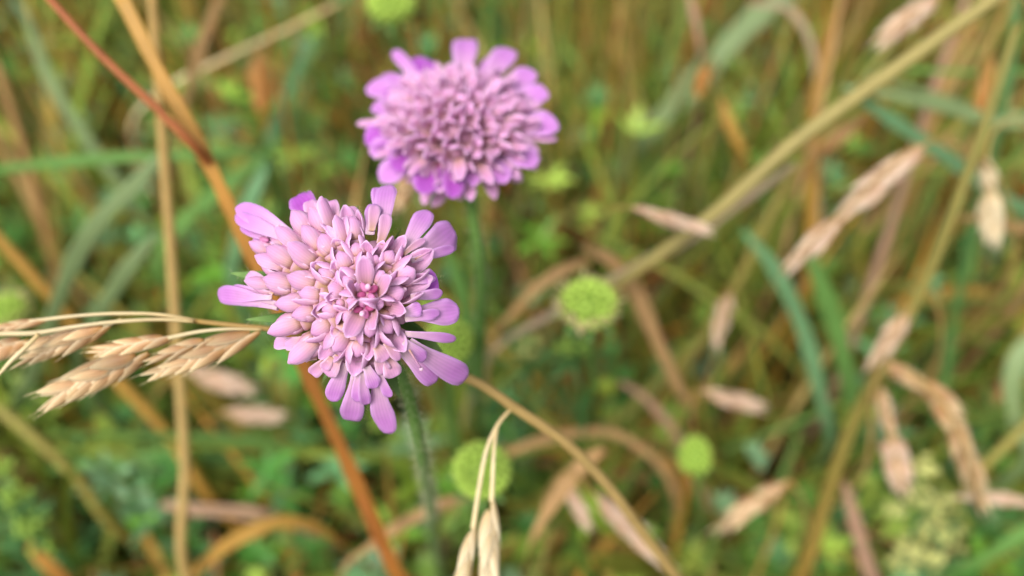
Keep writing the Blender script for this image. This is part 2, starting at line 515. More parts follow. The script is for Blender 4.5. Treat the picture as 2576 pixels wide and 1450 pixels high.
g = Mass()
n_done = 0
while n_done < 4600:
    x, y = rnd_spot()
    h = R.uniform(.06, .20)
    if not clear(x, y, h): continue
    n_done += 1
    blade(g, x, y, h, R.uniform(.0022, .0060), R.uniform(.1, .9), R.uniform(0, 6.28), vary(R.choice(GREENS), .3))
n_done = 0
while n_done < 900:
    x, y = rnd_spot(.05, 1.3)
    h = R.uniform(.12, .24)
    if not clear(x, y, h, .215): continue
    n_done += 1
    blade(g, x, y, h, R.uniform(.0016, .0046), R.uniform(.05, .6), R.uniform(0, 6.28), vary(R.choice(GREENS), .25))
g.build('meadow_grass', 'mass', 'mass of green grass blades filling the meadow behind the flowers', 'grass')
g = Mass()
n_done = 0
while n_done < 3000:
    x, y = rnd_spot()
    r = R.random()
    h = R.uniform(.12, .26) if r < .4 else R.uniform(.05, .17)
    if not clear(x, y, h): continue
    n_done += 1
    if r < .4:        # thin dead culms
        blade(g, x, y, h, R.uniform(.0010, .0024), R.uniform(.05, .4), R.uniform(0, 6.28), vary(R.choice(STRAWS), .3))
    else:             # dead leaves, many kinked
        blade(g, x, y, h, R.uniform(.0020, .0052), R.uniform(.3, 1.3), R.uniform(0, 6.28), vary(R.choice(STRAWS), .3), kink=R.random() < .5)
n_done = 0
while n_done < 1100:
    x, y = rnd_spot(.05, 1.3)
    h = R.uniform(.12, .25)
    if not clear(x, y, h, .215): continue
    n_done += 1
    blade(g, x, y, h, R.uniform(.0014, .0036), R.uniform(.02, .35), R.uniform(0, 6.28), vary(R.choice(STRAWS + [srgb(150, 140, 62), srgb(136, 128, 54)]), .25))
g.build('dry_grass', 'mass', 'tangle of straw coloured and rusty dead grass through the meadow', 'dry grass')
g = Mass()
for i in range(4600):
    x, y = rnd_spot()
    if R.random() > 1.15 - 1.9 * max(0, y - .15) - 2.2 * max(0, x) - (.2 if x > 0 else 0): continue
    top = R.uniform(.02, .15)
    n_wh = R.randint(2, 4)
    lean = R.uniform(0, .5); az = R.uniform(0, 6.28)
    col = R.choice(COVER)
    for k in range(n_wh):
        z = top * (.45 + .55 * (k + 1) / n_wh)
        c = np.array([x + math.cos(az) * lean * z, y + math.sin(az) * lean * z, z])
        if not clear(c[0], c[1], c[2], .25): continue
        nl = R.randint(5, 8)
        a0 = R.uniform(0, 6.28)
        ll = R.uniform(.0045, .0130)
        cc = vary(col if R.random() < .7 else R.choice(COVER), .35)
        for j in range(nl):
            a = a0 + 6.283 * j / nl + R.uniform(-.2, .2)
            up = R.uniform(-.3, 1.1)
            d = np.array([math.cos(a), math.sin(a), up]); d /= np.linalg.norm(d)
            C = np.array([c, c + d * ll * .5 + [0, 0, .0008], c + d * ll])
            B = np.array([-math.sin(a), math.cos(a), R.uniform(-.3, .3)])
            w = R.uniform(.0010, .0023)
            g.strip(C, np.array([w * .5, w, w * .1]), B, cc)
g.build('ground_cover', 'massflat', 'feathery blue green leaf whorls low among the meadow grass', 'ground cover')

# ------------------------------------------------------------------ scabious flowers
TR = dict(c1=(780, 680, 1.5108), A=(800, 680, 3.624), B=(1250, 680, 3.624), C=(800, 1000, 3.624), D=(1000, 1250, 3.624), E=(1300, 1050, 3.624))

def src(crop, x, y):             # measured crop coordinates -> picture coordinates of at()
    ox, oy, s = TR[crop]
    return (ox + x / s) * .67083, (oy + y / s) * .67083

DF = .1085                       # depth of the front head's centre
AX, AY = 1345 * .67083, 1148 * .67083

def dome(px, py):                # height (m) of the head's surface above its centre plane, towards the lens
    rho = math.hypot(px - AX, py - AY) * mpp(.1)
    q = 1 - (rho / .0150) ** 2
    return .0105 * q ** .8 if q > 0 else -.25 * (rho - .0150)

def fp(crop, x, y, dz=0.0):
    px, py = src(crop, x, y)
    return at(px, py, DF - dome(px, py) - dz)

C0 = at(AX, AY, DF + .001)       # receptacle centre
ROOT = at(1100, 1460, .30); ROOT.z = 0
CF = at(AX, AY, DF - .0052)      # florets fan out from here
flower = thing('scabious_flower', ROOT, 'lilac pincushion flower in sharp focus in front, pale pink buds at its centre', 'flower', None)
TOCAM = (CAM - C0).normalized()

def tube_part(parent, mouth, mouth_r, up=None, base_r=.0005, name='floret', c0=None, mat='floret_tube'):
    c0 = c0 or C0
    d = (mouth - c0)
    b = c0 + d.normalized() * min(.002, d.length * .25)
    C = [b + (mouth - b) * t for t in (0, .3, .6, .82, 1)]
    rr = [base_r, base_r * 1.1, mouth_r * .62, mouth_r * .9, mouth_r]
    v, f, a = tube_geo(C, rr, 10)
    return add(name, v, f, mat, parent, a)

def lobe_auto(fl, M, u, rad, Rm, length, width, th0, th1, mat, n=8, cup=.38):
    """a lobe rising from the floret's mouth: its lean runs from th0 to th1 (radians from the axis, positive outward)"""
    C, p = [], M + rad * Rm * .92
    for i in range(n):
        t = i / (n - 1)
        C.append(p.copy())
        th = th0 + (th1 - th0) * t ** 1.15
        p = p + (u * math.cos(th) + rad * math.sin(th)) * (length / (n - 1))
    wd = [max(.04 * width, width * .5 * petal_profile(i / (n - 1), .72, .5)) for i in range(n)]
    v, f, a = leaf_geo(C, wd, -rad, cup=cup, thick=.00017, ruffle=.07)
    return add('petal', v, f, mat, fl, a)

def goblet(flw, M, u, Rm, c0):
    """a floret's corolla: a thin tube that swells into a goblet under its lobes"""
    L = (M - c0).length
    prof = [(0, .42), (.35, .46), (.60, .62), (.74, .86), (.85, 1.04), (.94, 1.10), (1.0, 1.04)]
    body = min(.0050, max(.0046, L * .85))
    C = [M - u * body * (1 - t) for t, r in prof]
    v, f, a = tube_geo(C, [Rm * r for t, r in prof], 12)
    a['t'] = [prof[i // 12][0] for i in range(len(a['t']))]
    return add('floret', v, f, 'floret_tube', flw, a)

def bud(flw, M, c0, s=1.0, op=0.0, inner='petal_inner', anthers=False, roll=0.0, axis=None, Lf=1.0, udir=None):
    u = udir or (M - c0).normalized()
    ax = axis or TOCAM
    rad0 = u - ax * u.dot(ax)
    rad0 = rad0 - u * rad0.dot(u)
    rad_w = rad0.length
    M = M - u * (.0015 * (1 - rad_w) + .0012 * rad_w) * s
    if rad0.length < .05: rad0 = u.orthogonal()
    rad0.normalize()
    Rm = .00118 * s
    if not anthers and axis is None: op = .04 + .6 * op + .22 * rad_w + R.uniform(-.08, .14)
    fl = goblet(flw, M, u, Rm, c0)
    for k in range(4):
        a = roll + k * math.pi / 2 + R.uniform(-.12, .12)
        rad = (Matrix.Rotation(a, 3, u) @ rad0)
        outer = math.cos(a)
        far = min(1.0, rad_w * 1.3)
        ln = .0026 * s * Lf * (1 + .16 * far) * (1 + (.2 + .25 * far) * outer + R.uniform(-.1, .1))
        o2 = op + .12 * outer + R.uniform(-.07, .07)
        th0 = math.radians(14 + 18 * op)
        th1 = math.radians(-112 + 205 * max(0, min(1, o2)) + R.uniform(-8, 14))
        lobe_auto(fl, M, u, rad, Rm, ln, Rm * (1.9 - .42 * rad_w) * R.uniform(.88, 1.08), th0, th1, inner, cup=.68 - .5 * min(.7, max(0, op)))
    if anthers:
        for k in range(4):
            a = k * math.pi / 2 + .6
            rad = Matrix.Rotation(a, 3, u) @ rad0
            v, f, at_ = ellipsoid(M + rad * Rm * .52 + u * .0007 * s, rad + u * .6, .00055 * s, .00036 * s)
            add('anther', v, f, 'anther' if k % 2 else 'anther_pink', fl, at_)
        v, f, at_ = ellipsoid(M + u * .0015 * s + rad0 * .0001, u, .00042 * s, .00028 * s)
        add('stigma', v, f, 'style', fl, at_)
    return fl

# inner and middle florets: place of the head, size, openness, stamens shown, longer lobes
BUDS = [
    (905, 608, 1.15, .60, 1, .82), (876, 742, 1.05, .52, 1, .8), (785, 672, 1.0, .12, 0, 1), (772, 795, 1.0, .15, 0, 1),
    (908, 872, 1.15, .06, 0, 1.05), (1035, 855, 1.15, .08, 0, 1.05), (1002, 708, 1.02, .10, 0, 1), (846, 985, 1.15, .08, 0, 1.1),
    (768, 532, 1.05, .25, 0, 1), (828, 585, .8, .2, 0, 1), (1000, 522, 1.0, .2, 0, 1.0), (1098, 618, 1.1, .40, 1, 1.1),
    (1140, 508, 1.1, .42, 1, 1.1), (893, 452, 1.0, .25, 0, 1.05), (757, 420, 1.1, .18, 0, 1.1), (650, 512, 1.0, .22, 0, 1.1),
    (690, 615, 1.0, .25, 0, 1.05), (660, 732, 1.05, .05, 0, 1.05), (570, 640, .95, .25, 0, 1.15), (488, 692, 1.0, .3, 0, 1.15),
    (545, 752, .9, .2, 0, 1.1), (462, 812, 1.1, .28, 0, 1.2), (622, 842, 1.15, .15, 0, 1.1), (722, 925, 1.15, .35, 0, 1.15),
    (562, 950, 1.2, .2, 0, 1.2), (1045, 408, .95, .42, 0, 1.1), (962, 420, .85, .2, 0, 1),
    (548, 425, 1.05, .25, 0, 1.2), (432, 432, 1.1, .25, 0, 1.25), (372, 478, 1.1, .3, 0, 1.2), (668, 345, 1.05, .2, 0, 1.2),
    (548, 255, 1.15, .25, 0, 1.3), (652, 235, 1.1, .3, 0, 1.3), (838, 352, 1.05, .25, 0, 1.1), (820, 262, 1.1, .3, 0, 1.3),
    (482, 345, 1.0, .3, 0, 1.3), (540, 565, 1.1, .2, 0, 1.2), (420, 580, 1.05, .25, 0, 1.25), (325, 590, .9, .2, 0, 1.2),
    (735, 300, 1.0, .25, 0, 1.2), (320, 385, .8, .35, 0, 1.2), (600, 330, 1.0, .2, 0, 1.2), (720, 700, .7, .1, 0, 1.0), (950, 790, .7, .1, 0, 1),
]
APEX = (1364 * .67083, 1128 * .67083)
def lean(px, py):                # the way a floret points: straight out at the top of the head, ever more sideways down its flanks
    dx, dy = px - APEX[0], APEX[1] - py
    rho = math.hypot(dx, dy) * mpp(.1) * 1000
    th = math.radians(92 * (1 - math.exp(-rho / 3.3)))
    k = max(1e-6, math.hypot(dx, dy))
    w = (RIGHT * (dx / k) + UP * (dy / k))
    return (-FWD * math.cos(th) + w * math.sin(th)).normalized()

for (x, y, s, op, an, lf) in BUDS:
    bud(flower, fp('c1', x, y, .0017 if an and x < 950 else 0), CF, s * (1.12 if an else 1), op, anthers=bool(an), roll=R.uniform(-.3, .3), Lf=lf * (1 + .12 * op), udir=lean(*src('c1', x, y)))

# outer florets with long lobes: mouth, then lobes (crop, base x, y, tip x, y, width, height offset mm, material)
r_, d_, i_ = 'petal_ray', 'petal_dark', 'petal_inner'
RAYS = [
    (('A', 1090, 800), [('A', 1090, 740, 320, 360, 250, 0, r_), ('A', 1060, 800, 310, 470, 200, .15, r_), ('A', 900, 840, 370, 620, 140, -.5, r_), ('A', 1020, 700, 620, 440, 120, .6, r_), ('A', 950, 860, 800, 720, 150, .7, i_)]),
    (('A', 1360, 640), [('A', 1340, 580, 1130, 195, 330, -1.2, d_), ('A', 1320, 560, 1195, 330, 110, -.6, d_)]),
    (('A', 1480, 640), [('A', 1450, 600, 1310, 270, 180, 0, i_), ('A', 1560, 640, 1440, 440, 210, .6, i_)]),
    (('A', 1680, 700), [('A', 1640, 620, 1440, 230, 180, 0, i_), ('A', 1730, 660, 1580, 265, 210, .5, i_)]),
    (('B', 300, 760), [('B', 350, 680, 225, 355, 180, 0, i_), ('B', 225, 790, 225, 475, 200, .6, i_)]),
    (('B', 580, 900), [('B', 690, 720, 745, 60, 265, 0, r_), ('B', 600, 520, 590, 105, 160, -.8, r_), ('B', 480, 700, 560, 300, 190, .3, r_), ('B', 510, 640, 570, 325, 140, .9, i_), ('B', 640, 850, 715, 445, 150, 1.0, i_)]),
    (('B', 900, 1050), [('B', 950, 960, 1290, 405, 240, 0, r_), ('B', 1130, 1010, 1640, 650, 400, 0, r_), ('B', 1080, 1090, 1660, 910, 120, .6, r_), ('B', 960, 985, 1245, 800, 90, .8, i_)]),
    (('E', 800, 130), [('E', 900, 90, 1240, 20, 330, -.6, d_), ('E', 880, 250, 1305, 180, 130, .5, r_), ('B', 1080, 1360, 1385, 1320, 80, .9, r_)]),
    (('E', 740, 480), [('E', 880, 460, 1525, 420, 310, 0, r_), ('E', 790, 430, 1015, 370, 170, .9, r_), ('E', 800, 540, 1275, 450, 130, .7, r_)]),
    (('E', 740, 800), [('E', 800, 720, 1500, 815, 120, .2, r_), ('E', 850, 860, 1650, 1340, 300, 0, r_), ('E', 740, 980, 1220, 1400, 250, 0, r_), ('E', 780, 840, 1070, 1085, 150, .8, r_)]),
    (('E', 470, 880), [('E', 380, 900, 530, 1095, 210, 1.3, i_), ('E', 530, 840, 725, 1090, 120, 1.2, i_), ('E', 400, 1020, 530, 1275, 170, .3, i_), ('E', 570, 1060, 650, 1320, 220, .3, i_)]),
    (('D', 1480, 480), [('D', 1510, 560, 1690, 1345, 275, -.3, r_), ('D', 1540, 520, 1680, 860, 115, .5, r_)]),
    (('D', 1270, 470), [('D', 1220, 560, 1130, 1205, 280, -.5, r_), ('D', 1250, 520, 1230, 925, 110, .4, r_), ('D', 1310, 540, 1365, 975, 140, .6, r_), ('D', 1370, 450, 1475, 745, 170, .9, r_)]),
    (('D', 1080, 380), [('D', 1090, 420, 890, 915, 215, -.3, r_)]),
    (('D', 960, 280), [('D', 990, 320, 815, 575, 200, .4, i_), ('D', 870, 330, 770, 485, 130, .7, i_), ('D', 780, 370, 612, 552, 160, -.2, i_)]),
    (('D', 560, 120), [('D', 560, 160, 100, 150, 150, -.2, i_), ('D', 520, 70, 250, 170, 150, .3, i_)]),
    (('D', 620, 250), [('D', 700, 350, 385, 368, 90, -.2, i_), ('D', 660, 200, 450, 320, 200, .3, i_)]),
    (('C', 950, 440), [('C', 880, 560, 30, 375, 235, -.3, r_), ('C', 720, 360, 230, 320, 180, -.5, r_), ('C', 820, 330, 460, 135, 180, .2, i_), ('C', 770, 420, 290, 455, 110, .7, r_), ('C', 850, 590, 290, 490, 80, .6, r_)]),
    (('A', 980, 900), [('A', 870, 920, 525, 880, 200, -.2, r_), ('A', 900, 1000, 640, 960, 130, .2, r_)]),
]
for (mc, mx, my), lobes in RAYS:
    M = fp(mc, mx, my, -.0012)
    fl = tube_part(flower, M, .0012, base_r=.0006)
    for (c, bx, by, tx, ty, w, dz, mat) in lobes:
        base = fp(c, bx, by, (dz - .6) * .001) * .85 + M * .15
        tip = fp(c, tx, ty, (dz * .7 - .2) * .001)
        ax = (tip - base).normalized()
        nrm = TOCAM + (C0 - tip).normalized() * .15 + V((R.uniform(-.2, .2), R.uniform(-.2, .2), R.uniform(-.1, .1)))
        wid = w / 3.624 * .67083 * mpp(.104) * 1.18
        petal(fl, base, tip, wid, nrm, mat, bend=R.uniform(.02, .07), cup=R.uniform(.15, .4) * (1 if w < 200 else .55), bs=.45 if w > 200 else .55,
              wide=R.uniform(.62, .76), curl=R.uniform(-.03, .06), n=11)
# stamens and styles that stick out
def filament(flw_part, pts, r, mat='style'):
    C = [V(p[:3]) for p in spline([list(p) for p in pts], 8)]
    v, f, a = tube_geo(C, [r] * 8, 6)
    return add('filament', v, f, mat, flw_part, a)
ray0 = [o for o in flower.children if o.name.startswith('floret')]
f0 = ray0[len(BUDS)]
filament(f0, [fp('A', 900, 600, .0012), fp('A', 800, 650, .0016), fp('A', 710, 770, .0014)], .00012)
v, f, a = ellipsoid(fp('A', 690, 795, .0013), fp('A', 810, 830) - fp('A', 560, 770), .0011, .00042)
add('anther', v, f, 'anther_pink', f0, a)
f9 = ray0[len(BUDS) + 9]
filament(f9, [fp('E', 850, 950, .0008), fp('E', 930, 1080, .0014), fp('E', 1010, 1205, .0014)], .00014, 'petal_inner')
v, f, a = ellipsoid(fp('E', 1013, 1212, .0014), TOCAM, .0003, .0003)
add('stigma', v, f, 'style', f9, a)
f6 = ray0[len(BUDS) + 6]
filament(f6, [fp('B', 1110, 1060, .0006), fp('B', 1230, 1000, .0012), fp('B', 1340, 935, .0012)], .00013, 'petal_inner')

# receptacle and bracts
def lump(parent, name, c, rx, mat, axis, flat=.8, seg=14, rings=9):
    v, f, a = ellipsoid(c, axis, rx * flat, rx, seg, rings)
    return add(name, v, f, mat, parent, a)
lump(flower, 'receptacle', C0 + TOCAM * .0015, .0055, 'seed_core', TOCAM, 1.05)
BRACTS = [('A', 900, 1190, 235, 1250, 230), ('C', 930, 790, 440, 725, 150), ('B', 1200, 880, 1365, 555, 150), ('B', 860, 930, 915, 645, 60),
          ('B', 1180, 1290, 1490, 1315, 110), ('E', 760, 560, 1310, 985, 300), ('D', 1700, 560, 1812, 890, 190), ('D', 1450, 760, 1310, 1150, 120),
          ('A', 1330, 420, 1262, 130, 90), ('D', 950, 580, 760, 640, 120), ('D', 1080, 640, 1060, 760, 120), ('A', 1900, 500, 1960, 330, 100)]
hr = []
for (c, bx, by, tx, ty, w) in BRACTS:
    px, py = src(c, bx, by); base = at(px, py, DF + .0015)
    px, py = src(c, tx, ty); tip = at(px, py, DF + .0005)
    ax = tip - base
    wid = w / 3.624 * .67083 * mpp(.108)
    b0 = base + (C0 - base) * .45
    nrm = (TOCAM + V((R.uniform(-.3, .3), 0, R.uniform(-.3, .3))))
    N_ = nrm - ax * (nrm.dot(ax) / ax.length_squared); N_.normalize()
    n = 11
    C = [b0 + (tip - b0) * (i / (n - 1)) for i in range(n)]
    wd = [max(.00003, wid * .5 * (math.sin(math.pi * (.12 + .88 * i / (n - 1)) ** .8) ** .8)) for i in range(n)]
    v, f, a = leaf_geo(C, wd, N_, cup=.3, thick=.0003)
    add('bract', v, f, 'bract', flower, a)
    S = N_.cross(ax).normalized()
    for i in range(46):
        t = R.uniform(.2, 1)
        k = min(n - 1, int(t * (n - 1)))
        sd = R.choice((-1, 1))
        p = b0 + (tip - b0) * t + S * wd[k] * sd * R.uniform(.3, 1)
        hr.append((p, S * sd + ax.normalized() * R.uniform(.1, .9) + N_ * R.uniform(-.2, .9), R.uniform(.0004, .0011), .000014))
# fine hairs between florets
hb = []
for (x, y, s, op, an, lf) in BUDS:
    M = fp('c1', x, y); u = lean(*src('c1', x, y))
    for k in range(16):
        side = Matrix.Rotation(R.uniform(0, 6.28), 3, u) @ u.orthogonal().normalized()
        p = M - u * R.uniform(.0016, .0042) * s + side * .0009 * s
        hb.append((p, side + u * R.uniform(.2, .9), R.uniform(.0005, .0013), .000018))
v, f, a = hairs_geo(hb); add('floret_hairs', v, f, 'hair_tan', flower, a, kind='stuff')
v, f, a = hairs_geo(hr); add('bract_hairs', v, f, 'hair', flower, a, kind='stuff')

def hairy_stem(flw, pts, n, hair_n, hair_len, mat='stem_green', hair_r=.000016):
    S = spline(pts, n)
    C = [V(p[:3]) for p in S]; rr = [p[3] for p in S]
    v, f, a = tube_geo(C, rr, 10)
    st = add('stem', v, f, mat, flw, a)
    T = frames(C)
    hs = []
    for i in range(hair_n):
        k = int(R.random() ** 1.3 * (n - 1)); q = R.random(); k2 = min(n - 1, k + 1)
        c = C[k].lerp(C[k2], q)
        side = Matrix.Rotation(R.uniform(0, 6.28), 3, T[k]) @ T[k].orthogonal().normalized()
        hs.append((c + side * rr[k] * .95, side - T[k] * R.uniform(-.2, .5), hair_len * R.uniform(.4, 1.2), hair_r))
    v, f, a = hairs_geo(hs); add('stem_hairs', v, f, 'hair', st, a, kind='stuff')
    return st

def pr(px, py, d, w):
    return [*at(px, py, d), w * .5 * mpp(d)]
gr = ROOT
hairy_stem(flower, [[*C0, .0014], pr(985, 900, .1165, 34), pr(1022, 980, .119, 31), pr(1050, 1090, .125, 30), pr(1068, 1185, .137, 29), pr(1082, 1260, .165, 27), pr(1090, 1330, .21, 25), [*gr, .0012]],
           60, 2600, .0017, hair_r=.00002)

# ---- the second flower, further back
D2 = .141
C2 = at(1157, 345, D2)
AXIS2 = (-FWD * math.cos(math.radians(36)) + UP * math.sin(math.radians(36))).normalized()
ROOT2 = at(1205, 1100, .42); ROOT2.z = 0
flower2 = thing('scabious_flower', ROOT2, 'softly blurred lilac pincushion flower on a tall hairy stem behind the sharp one', 'flower')
E1 = RIGHT.copy(); E2 = AXIS2.cross(E1).normalized()
RD = .0092
nb = 74
for i in range(nb):
    th = math.acos(1 - (i + .5) / nb * 1.02) * 1.0
    ph = i * 2.39996
    u = AXIS2 * math.cos(th) + (E1 * math.cos(ph) + E2 * math.sin(ph)) * math.sin(th)
    Rr = RD + (.0022 if th > 1.0 else 0) + R.uniform(-.0005, .0005)
    M = C2 + u * Rr
    s = 1.0 + .12 * (th / 1.5)
    bud(flower2, M, C2, s, .28 + .3 * (th / 1.5) + R.uniform(-.08, .08), inner=i_ , anthers=(i % 9 == 4), axis=AXIS2, Lf=1.1 + .35 * (th > .9), roll=R.uniform(-.3, .3))
# outer lobes: tips traced, lying on the head's tilted lower disc
def on_disc(px, py, off=0.0):
    d = (at(px, py, 1.0) - CAM)
    k = ((C2 + AXIS2 * off) - CAM).dot(AXIS2) / d.dot(AXIS2)
    return CAM + d * k
T2 = [(990, 128, 34, r_), (1040, 148, 60, d_), (1085, 158, 44, i_), (1172, 100, 66, r_), (1240, 142, 28, r_), (1288, 126, 62, r_), (1342, 178, 58, r_), (1378, 232, 58, r_),
      (1406, 318, 70, r_), (1400, 352, 30, i_), (1350, 418, 66, r_), (1302, 404, 60, d_), (1272, 462, 60, r_), (1190, 470, 40, r_), (1138, 500, 52, d_), (1102, 484, 26, r_),
      (1060, 488, 66, d_), (958, 458, 60, r_), (990, 430, 70, d_), (918, 352, 76, d_), (930, 385, 60, r_), (898, 312, 26, i_), (936, 270, 54, r_), (926, 216, 62, r_), (966, 188, 44, r_), (945, 235, 36, d_)]
for k in range(0, len(T2), 2):
    pair = T2[k:k + 2]
    tips = [on_disc(px, py, .0015 + R.uniform(-.0012, .0012)) for px, py, w, m in pair]
    mid = sum(tips, V()) / len(tips)
    M = C2 + (mid - C2).normalized() * .0078 + AXIS2 * .001
    fl = tube_part(flower2, M, .0012, c0=C2)
    for tip, (px, py, w, m) in zip(tips, pair):
        base = C2 + (tip - C2) * .46 + AXIS2 * .0012
        base = base * .8 + M * .2
        petal(fl, base, tip, w * mpp(D2) * 1.05, AXIS2 + TOCAM * .6 + V((R.uniform(-.3, .3), 0, R.uniform(-.3, .3))), m, bend=R.uniform(.02, .08), cup=R.uniform(.15, .35), n=9)
lump(flower2, 'receptacle', C2, .005, 'seed_core', AXIS2, .9)
for k in range(10):
    a = k * .628 + .2
    d = E1 * math.cos(a) + E2 * math.sin(a)
    b = C2 - AXIS2 * .003 + d * .003; tip = C2 - AXIS2 * .0015 + d * .0125
    C = [b + (tip - b) * (i / 6) for i in range(7)]
    v, f, at_ = leaf_geo(C, [.0016 * math.sin(math.pi * (.15 + .84 * i / 6)) for i in range(7)], AXIS2, cup=.3, thick=.0003)
    add('bract', v, f, 'bract', flower2, at_)
hairy_stem(flower2, [[*(C2 - AXIS2 * .003), .0013], pr(1176, 470, .140, 30), pr(1192, 560, .143, 30), pr(1210, 690, .150, 30), pr(1208, 820, .164, 30), pr(1205, 960, .200, 28), [*ROOT2, .0012]],
           60, 1400, .0014, hair_r=.00002)

# ------------------------------------------------------------------ grasses
def lemma_mesh(name, mat, awn=.25):
    """unit lemma along +Z, back towards +X"""
    n = 9
    C = [V((.06 * math.sin(math.pi * i / (n - 1)), 0, i / (n - 1))) for i in range(n)]
    wd = [max(.012, .16 * math.sin(math.pi * (.10 + .86 * (i / (n - 1)) ** .85)) ** .9) for i in range(n)]
    v, f, a = leaf_geo(C, wd, V((1, 0, 0)), cup=-.75, thick=.02)
    k = len(v)
    if awn:
        v2, f2, a2 = tube_geo([V((.0, 0, .93)), V((.0, 0, 1.0 + awn * .5)), V((-.02, 0, 1 + awn))], [.012, .009, .003], 4)
        v += v2; f += [tuple(i + k for i in q) for q in f2]
        a['t'] += [1.0] * len(v2); a['e'] += [0.0] * len(v2); a['e2'] += [0.0] * len(v2)
    me = new_mesh(name, v, f, a)
    me.materials.append(MATS[mat])
    return me
LEM = {'lemma': lemma_mesh('lemma', 'lemma'), 'lemma_pink': lemma_mesh('lemma', 'lemma_pink', .18), 'lemma_cream': lemma_mesh('lemma', 'lemma_cream', .2), 'lemma_orange': lemma_mesh('lemma', 'lemma_orange', .1)}

def bulge_(fr): return math.sin(math.pi * min(1, fr / .58 * .72 + .2))

def spikelet(parent, base, tip, width, n=9, mat='lemma', splay=1.0, flat=.5, dark=None):
    a = tip - base; L = a.length; a = a.normalized()
    v, f, at_ = tube_geo([base, base + a * L * .35, base + a * L * .7], [width * .05, width * .04, width * .02], 5)
    sp = add('spikelet', v, f, 'straw', parent, at_)
    view = (CAM - base).normalized()
    vp = (view - a * view.dot(a)).normalized()
    sd = a.cross(vp)
    roll = R.uniform(-.5, .5)
    vp, sd = vp * math.cos(roll) + sd * math.sin(roll), sd * math.cos(roll) - vp * math.sin(roll)
    for i in range(n):
        fr = min(.6, max(0, .58 * (i / max(1, n - 1)) ** .9 + R.uniform(-.03, .03)))
        s = 1 if i % 2 else -1
        ll = L * (.40 + R.uniform(-.07, .07)) * (1.0 if i > 1 else .85)
        tilt = (.16 + .10 * R.random()) * splay * min(1.6, width / L * 4) * (1.25 - 1.5 * fr)
        ang = R.uniform(-.9, .9)
        side = sd * (s * math.cos(ang)) + vp * (math.sin(ang) * flat + .25)
        side.normalize()
        z = (a * math.cos(tilt) + side * math.sin(tilt)).normalized()
        x = (side - z * side.dot(z)); x = (x + vp * .8); x = (x - z * x.dot(z)).normalized()
        y = z.cross(x)
        p = base + a * (L * fr) + side * (width * .16 * bulge_(fr))
        bulge = math.sin(math.pi * min(1, fr / .58 * .72 + .2)); lw = width / .32 * (.34 + .32 * bulge)
        M = Matrix(((x.x * lw * .8, y.x * lw, z.x * ll, p.x), (x.y * lw * .8, y.y * lw, z.y * ll, p.y), (x.z * lw * .8, y.z * lw, z.z * ll, p.z), (0, 0, 0, 1)))
        place('lemma', LEM[mat], M, sp)
    return sp

def stem_part(parent, pts, mat, name='stem', n=40, sides=8):
    """pts: (px, py, depth, width px) or ('g', dx, dy, radius m): go to the ground near the last point"""
    P = []
    for p in pts:
        if p[0] == 'g':
            q = V(P[-1][:3]); P.append([q.x + p[1], q.y + p[2], -.002, p[3]])
        else:
            P.append(pr(*p))
    S = spline(P, n)
    v, f, a = tube_geo([V(s[:3]) for s in S], [max(s[3], .0001) for s in S], sides)
    return add(name, v, f, mat, parent, a, origin=None)

def blade_part(parent, pts, mat, name='leaf', n=30, fold=.18, twist=0.0, taper=True):
    P = []
    for p in pts:
        if p[0] == 'g':
            q = V(P[-1][:3]); P.append([q.x + p[1], q.y + p[2], -.002, p[3]])
        else:
            P.append(pr(*p))
    S = spline(P, n)
    C = [V(s[:3]) for s in S]
    kk = .80 if mat in ('tan_blade', 'pink_blade', 'ochre_blade') else .9
    ph = R.uniform(0, 6)
    wd = [max(s[3] * kk * (1 + .10 * math.sin(i * .9 + ph) + .07 * math.sin(i * 2.3 + ph)), .00015) for i, s in enumerate(S)]
    nrm = (CAM - C[n // 2]).normalized() + V((R.uniform(-.35, .35), R.uniform(-.35, .35), R.uniform(-.2, .2)))
    v, f, a = leaf_geo(C, wd, nrm, fold=fold, thick=.00022)
    return add(name, v, f, mat, parent, a)

def ground_of(pts):
    """base of a plant: under its last traced point"""
    P = [V(pr(*p)[:3]) for p in pts if p[0] != 'g']
    q = P[-1].copy()
    for p in pts:
        if p[0] == 'g': q = q + V((p[1], p[2], 0))
    q.z = 0
    return q

def blade_thing(name, label, cat, pts, mat, group=None, stem=False, **kw):
    o = (stem_part if stem else blade_part)(None, pts, mat, name=name, **kw)
    return tag(o, label, cat, group)

# --- the brome whose head hangs to the left of the front flower
LC = lambda x, y: ((x / 2.342) * .67083, (1080 + y / 2.342) * .67083)
def lp(x, y, d, w):
    px, py = LC(x, y); return (px, py, d, w / 2.342 * .67083)
def l3(x, y, d):
    px, py = LC(x, y); return at(px, py, d)
cul = [lp(0, 0, .1, 1)]
culm = [lp(1700, 290, .113, 42), lp(2100, 335, .1125, 48), lp(2450, 372, .113, 50), (800, 858, .118, 20), (1000, 905, .121, 22), (1190, 958, .124, 24), (1300, 1030, .127, 26), (1420, 1112, .132, 27), (1520, 1212, .139, 27),
        (1620, 1345, .149, 27), (1720, 1480, .162, 27), ('g', .05, .03, .0011)]
br = thing('brome_stalk', ground_of(culm), 'pale dry brome with long spikelets hanging beside and below the sharp lilac flower', 'grass')
stem_part(br, culm, 'straw', n=80)
def pedicel(pts, mat='straw_pale'): return stem_part(br, pts, mat, name='pedicel', n=30, sides=7)
pedicel([lp(1720, 290, .113, 40), lp(1400, 236, .113, 34), lp(1050, 226, .114, 32), lp(700, 244, .115, 30), lp(400, 278, .116, 34), lp(100, 320, .117, 40), lp(-200, 380, .118, 20)])
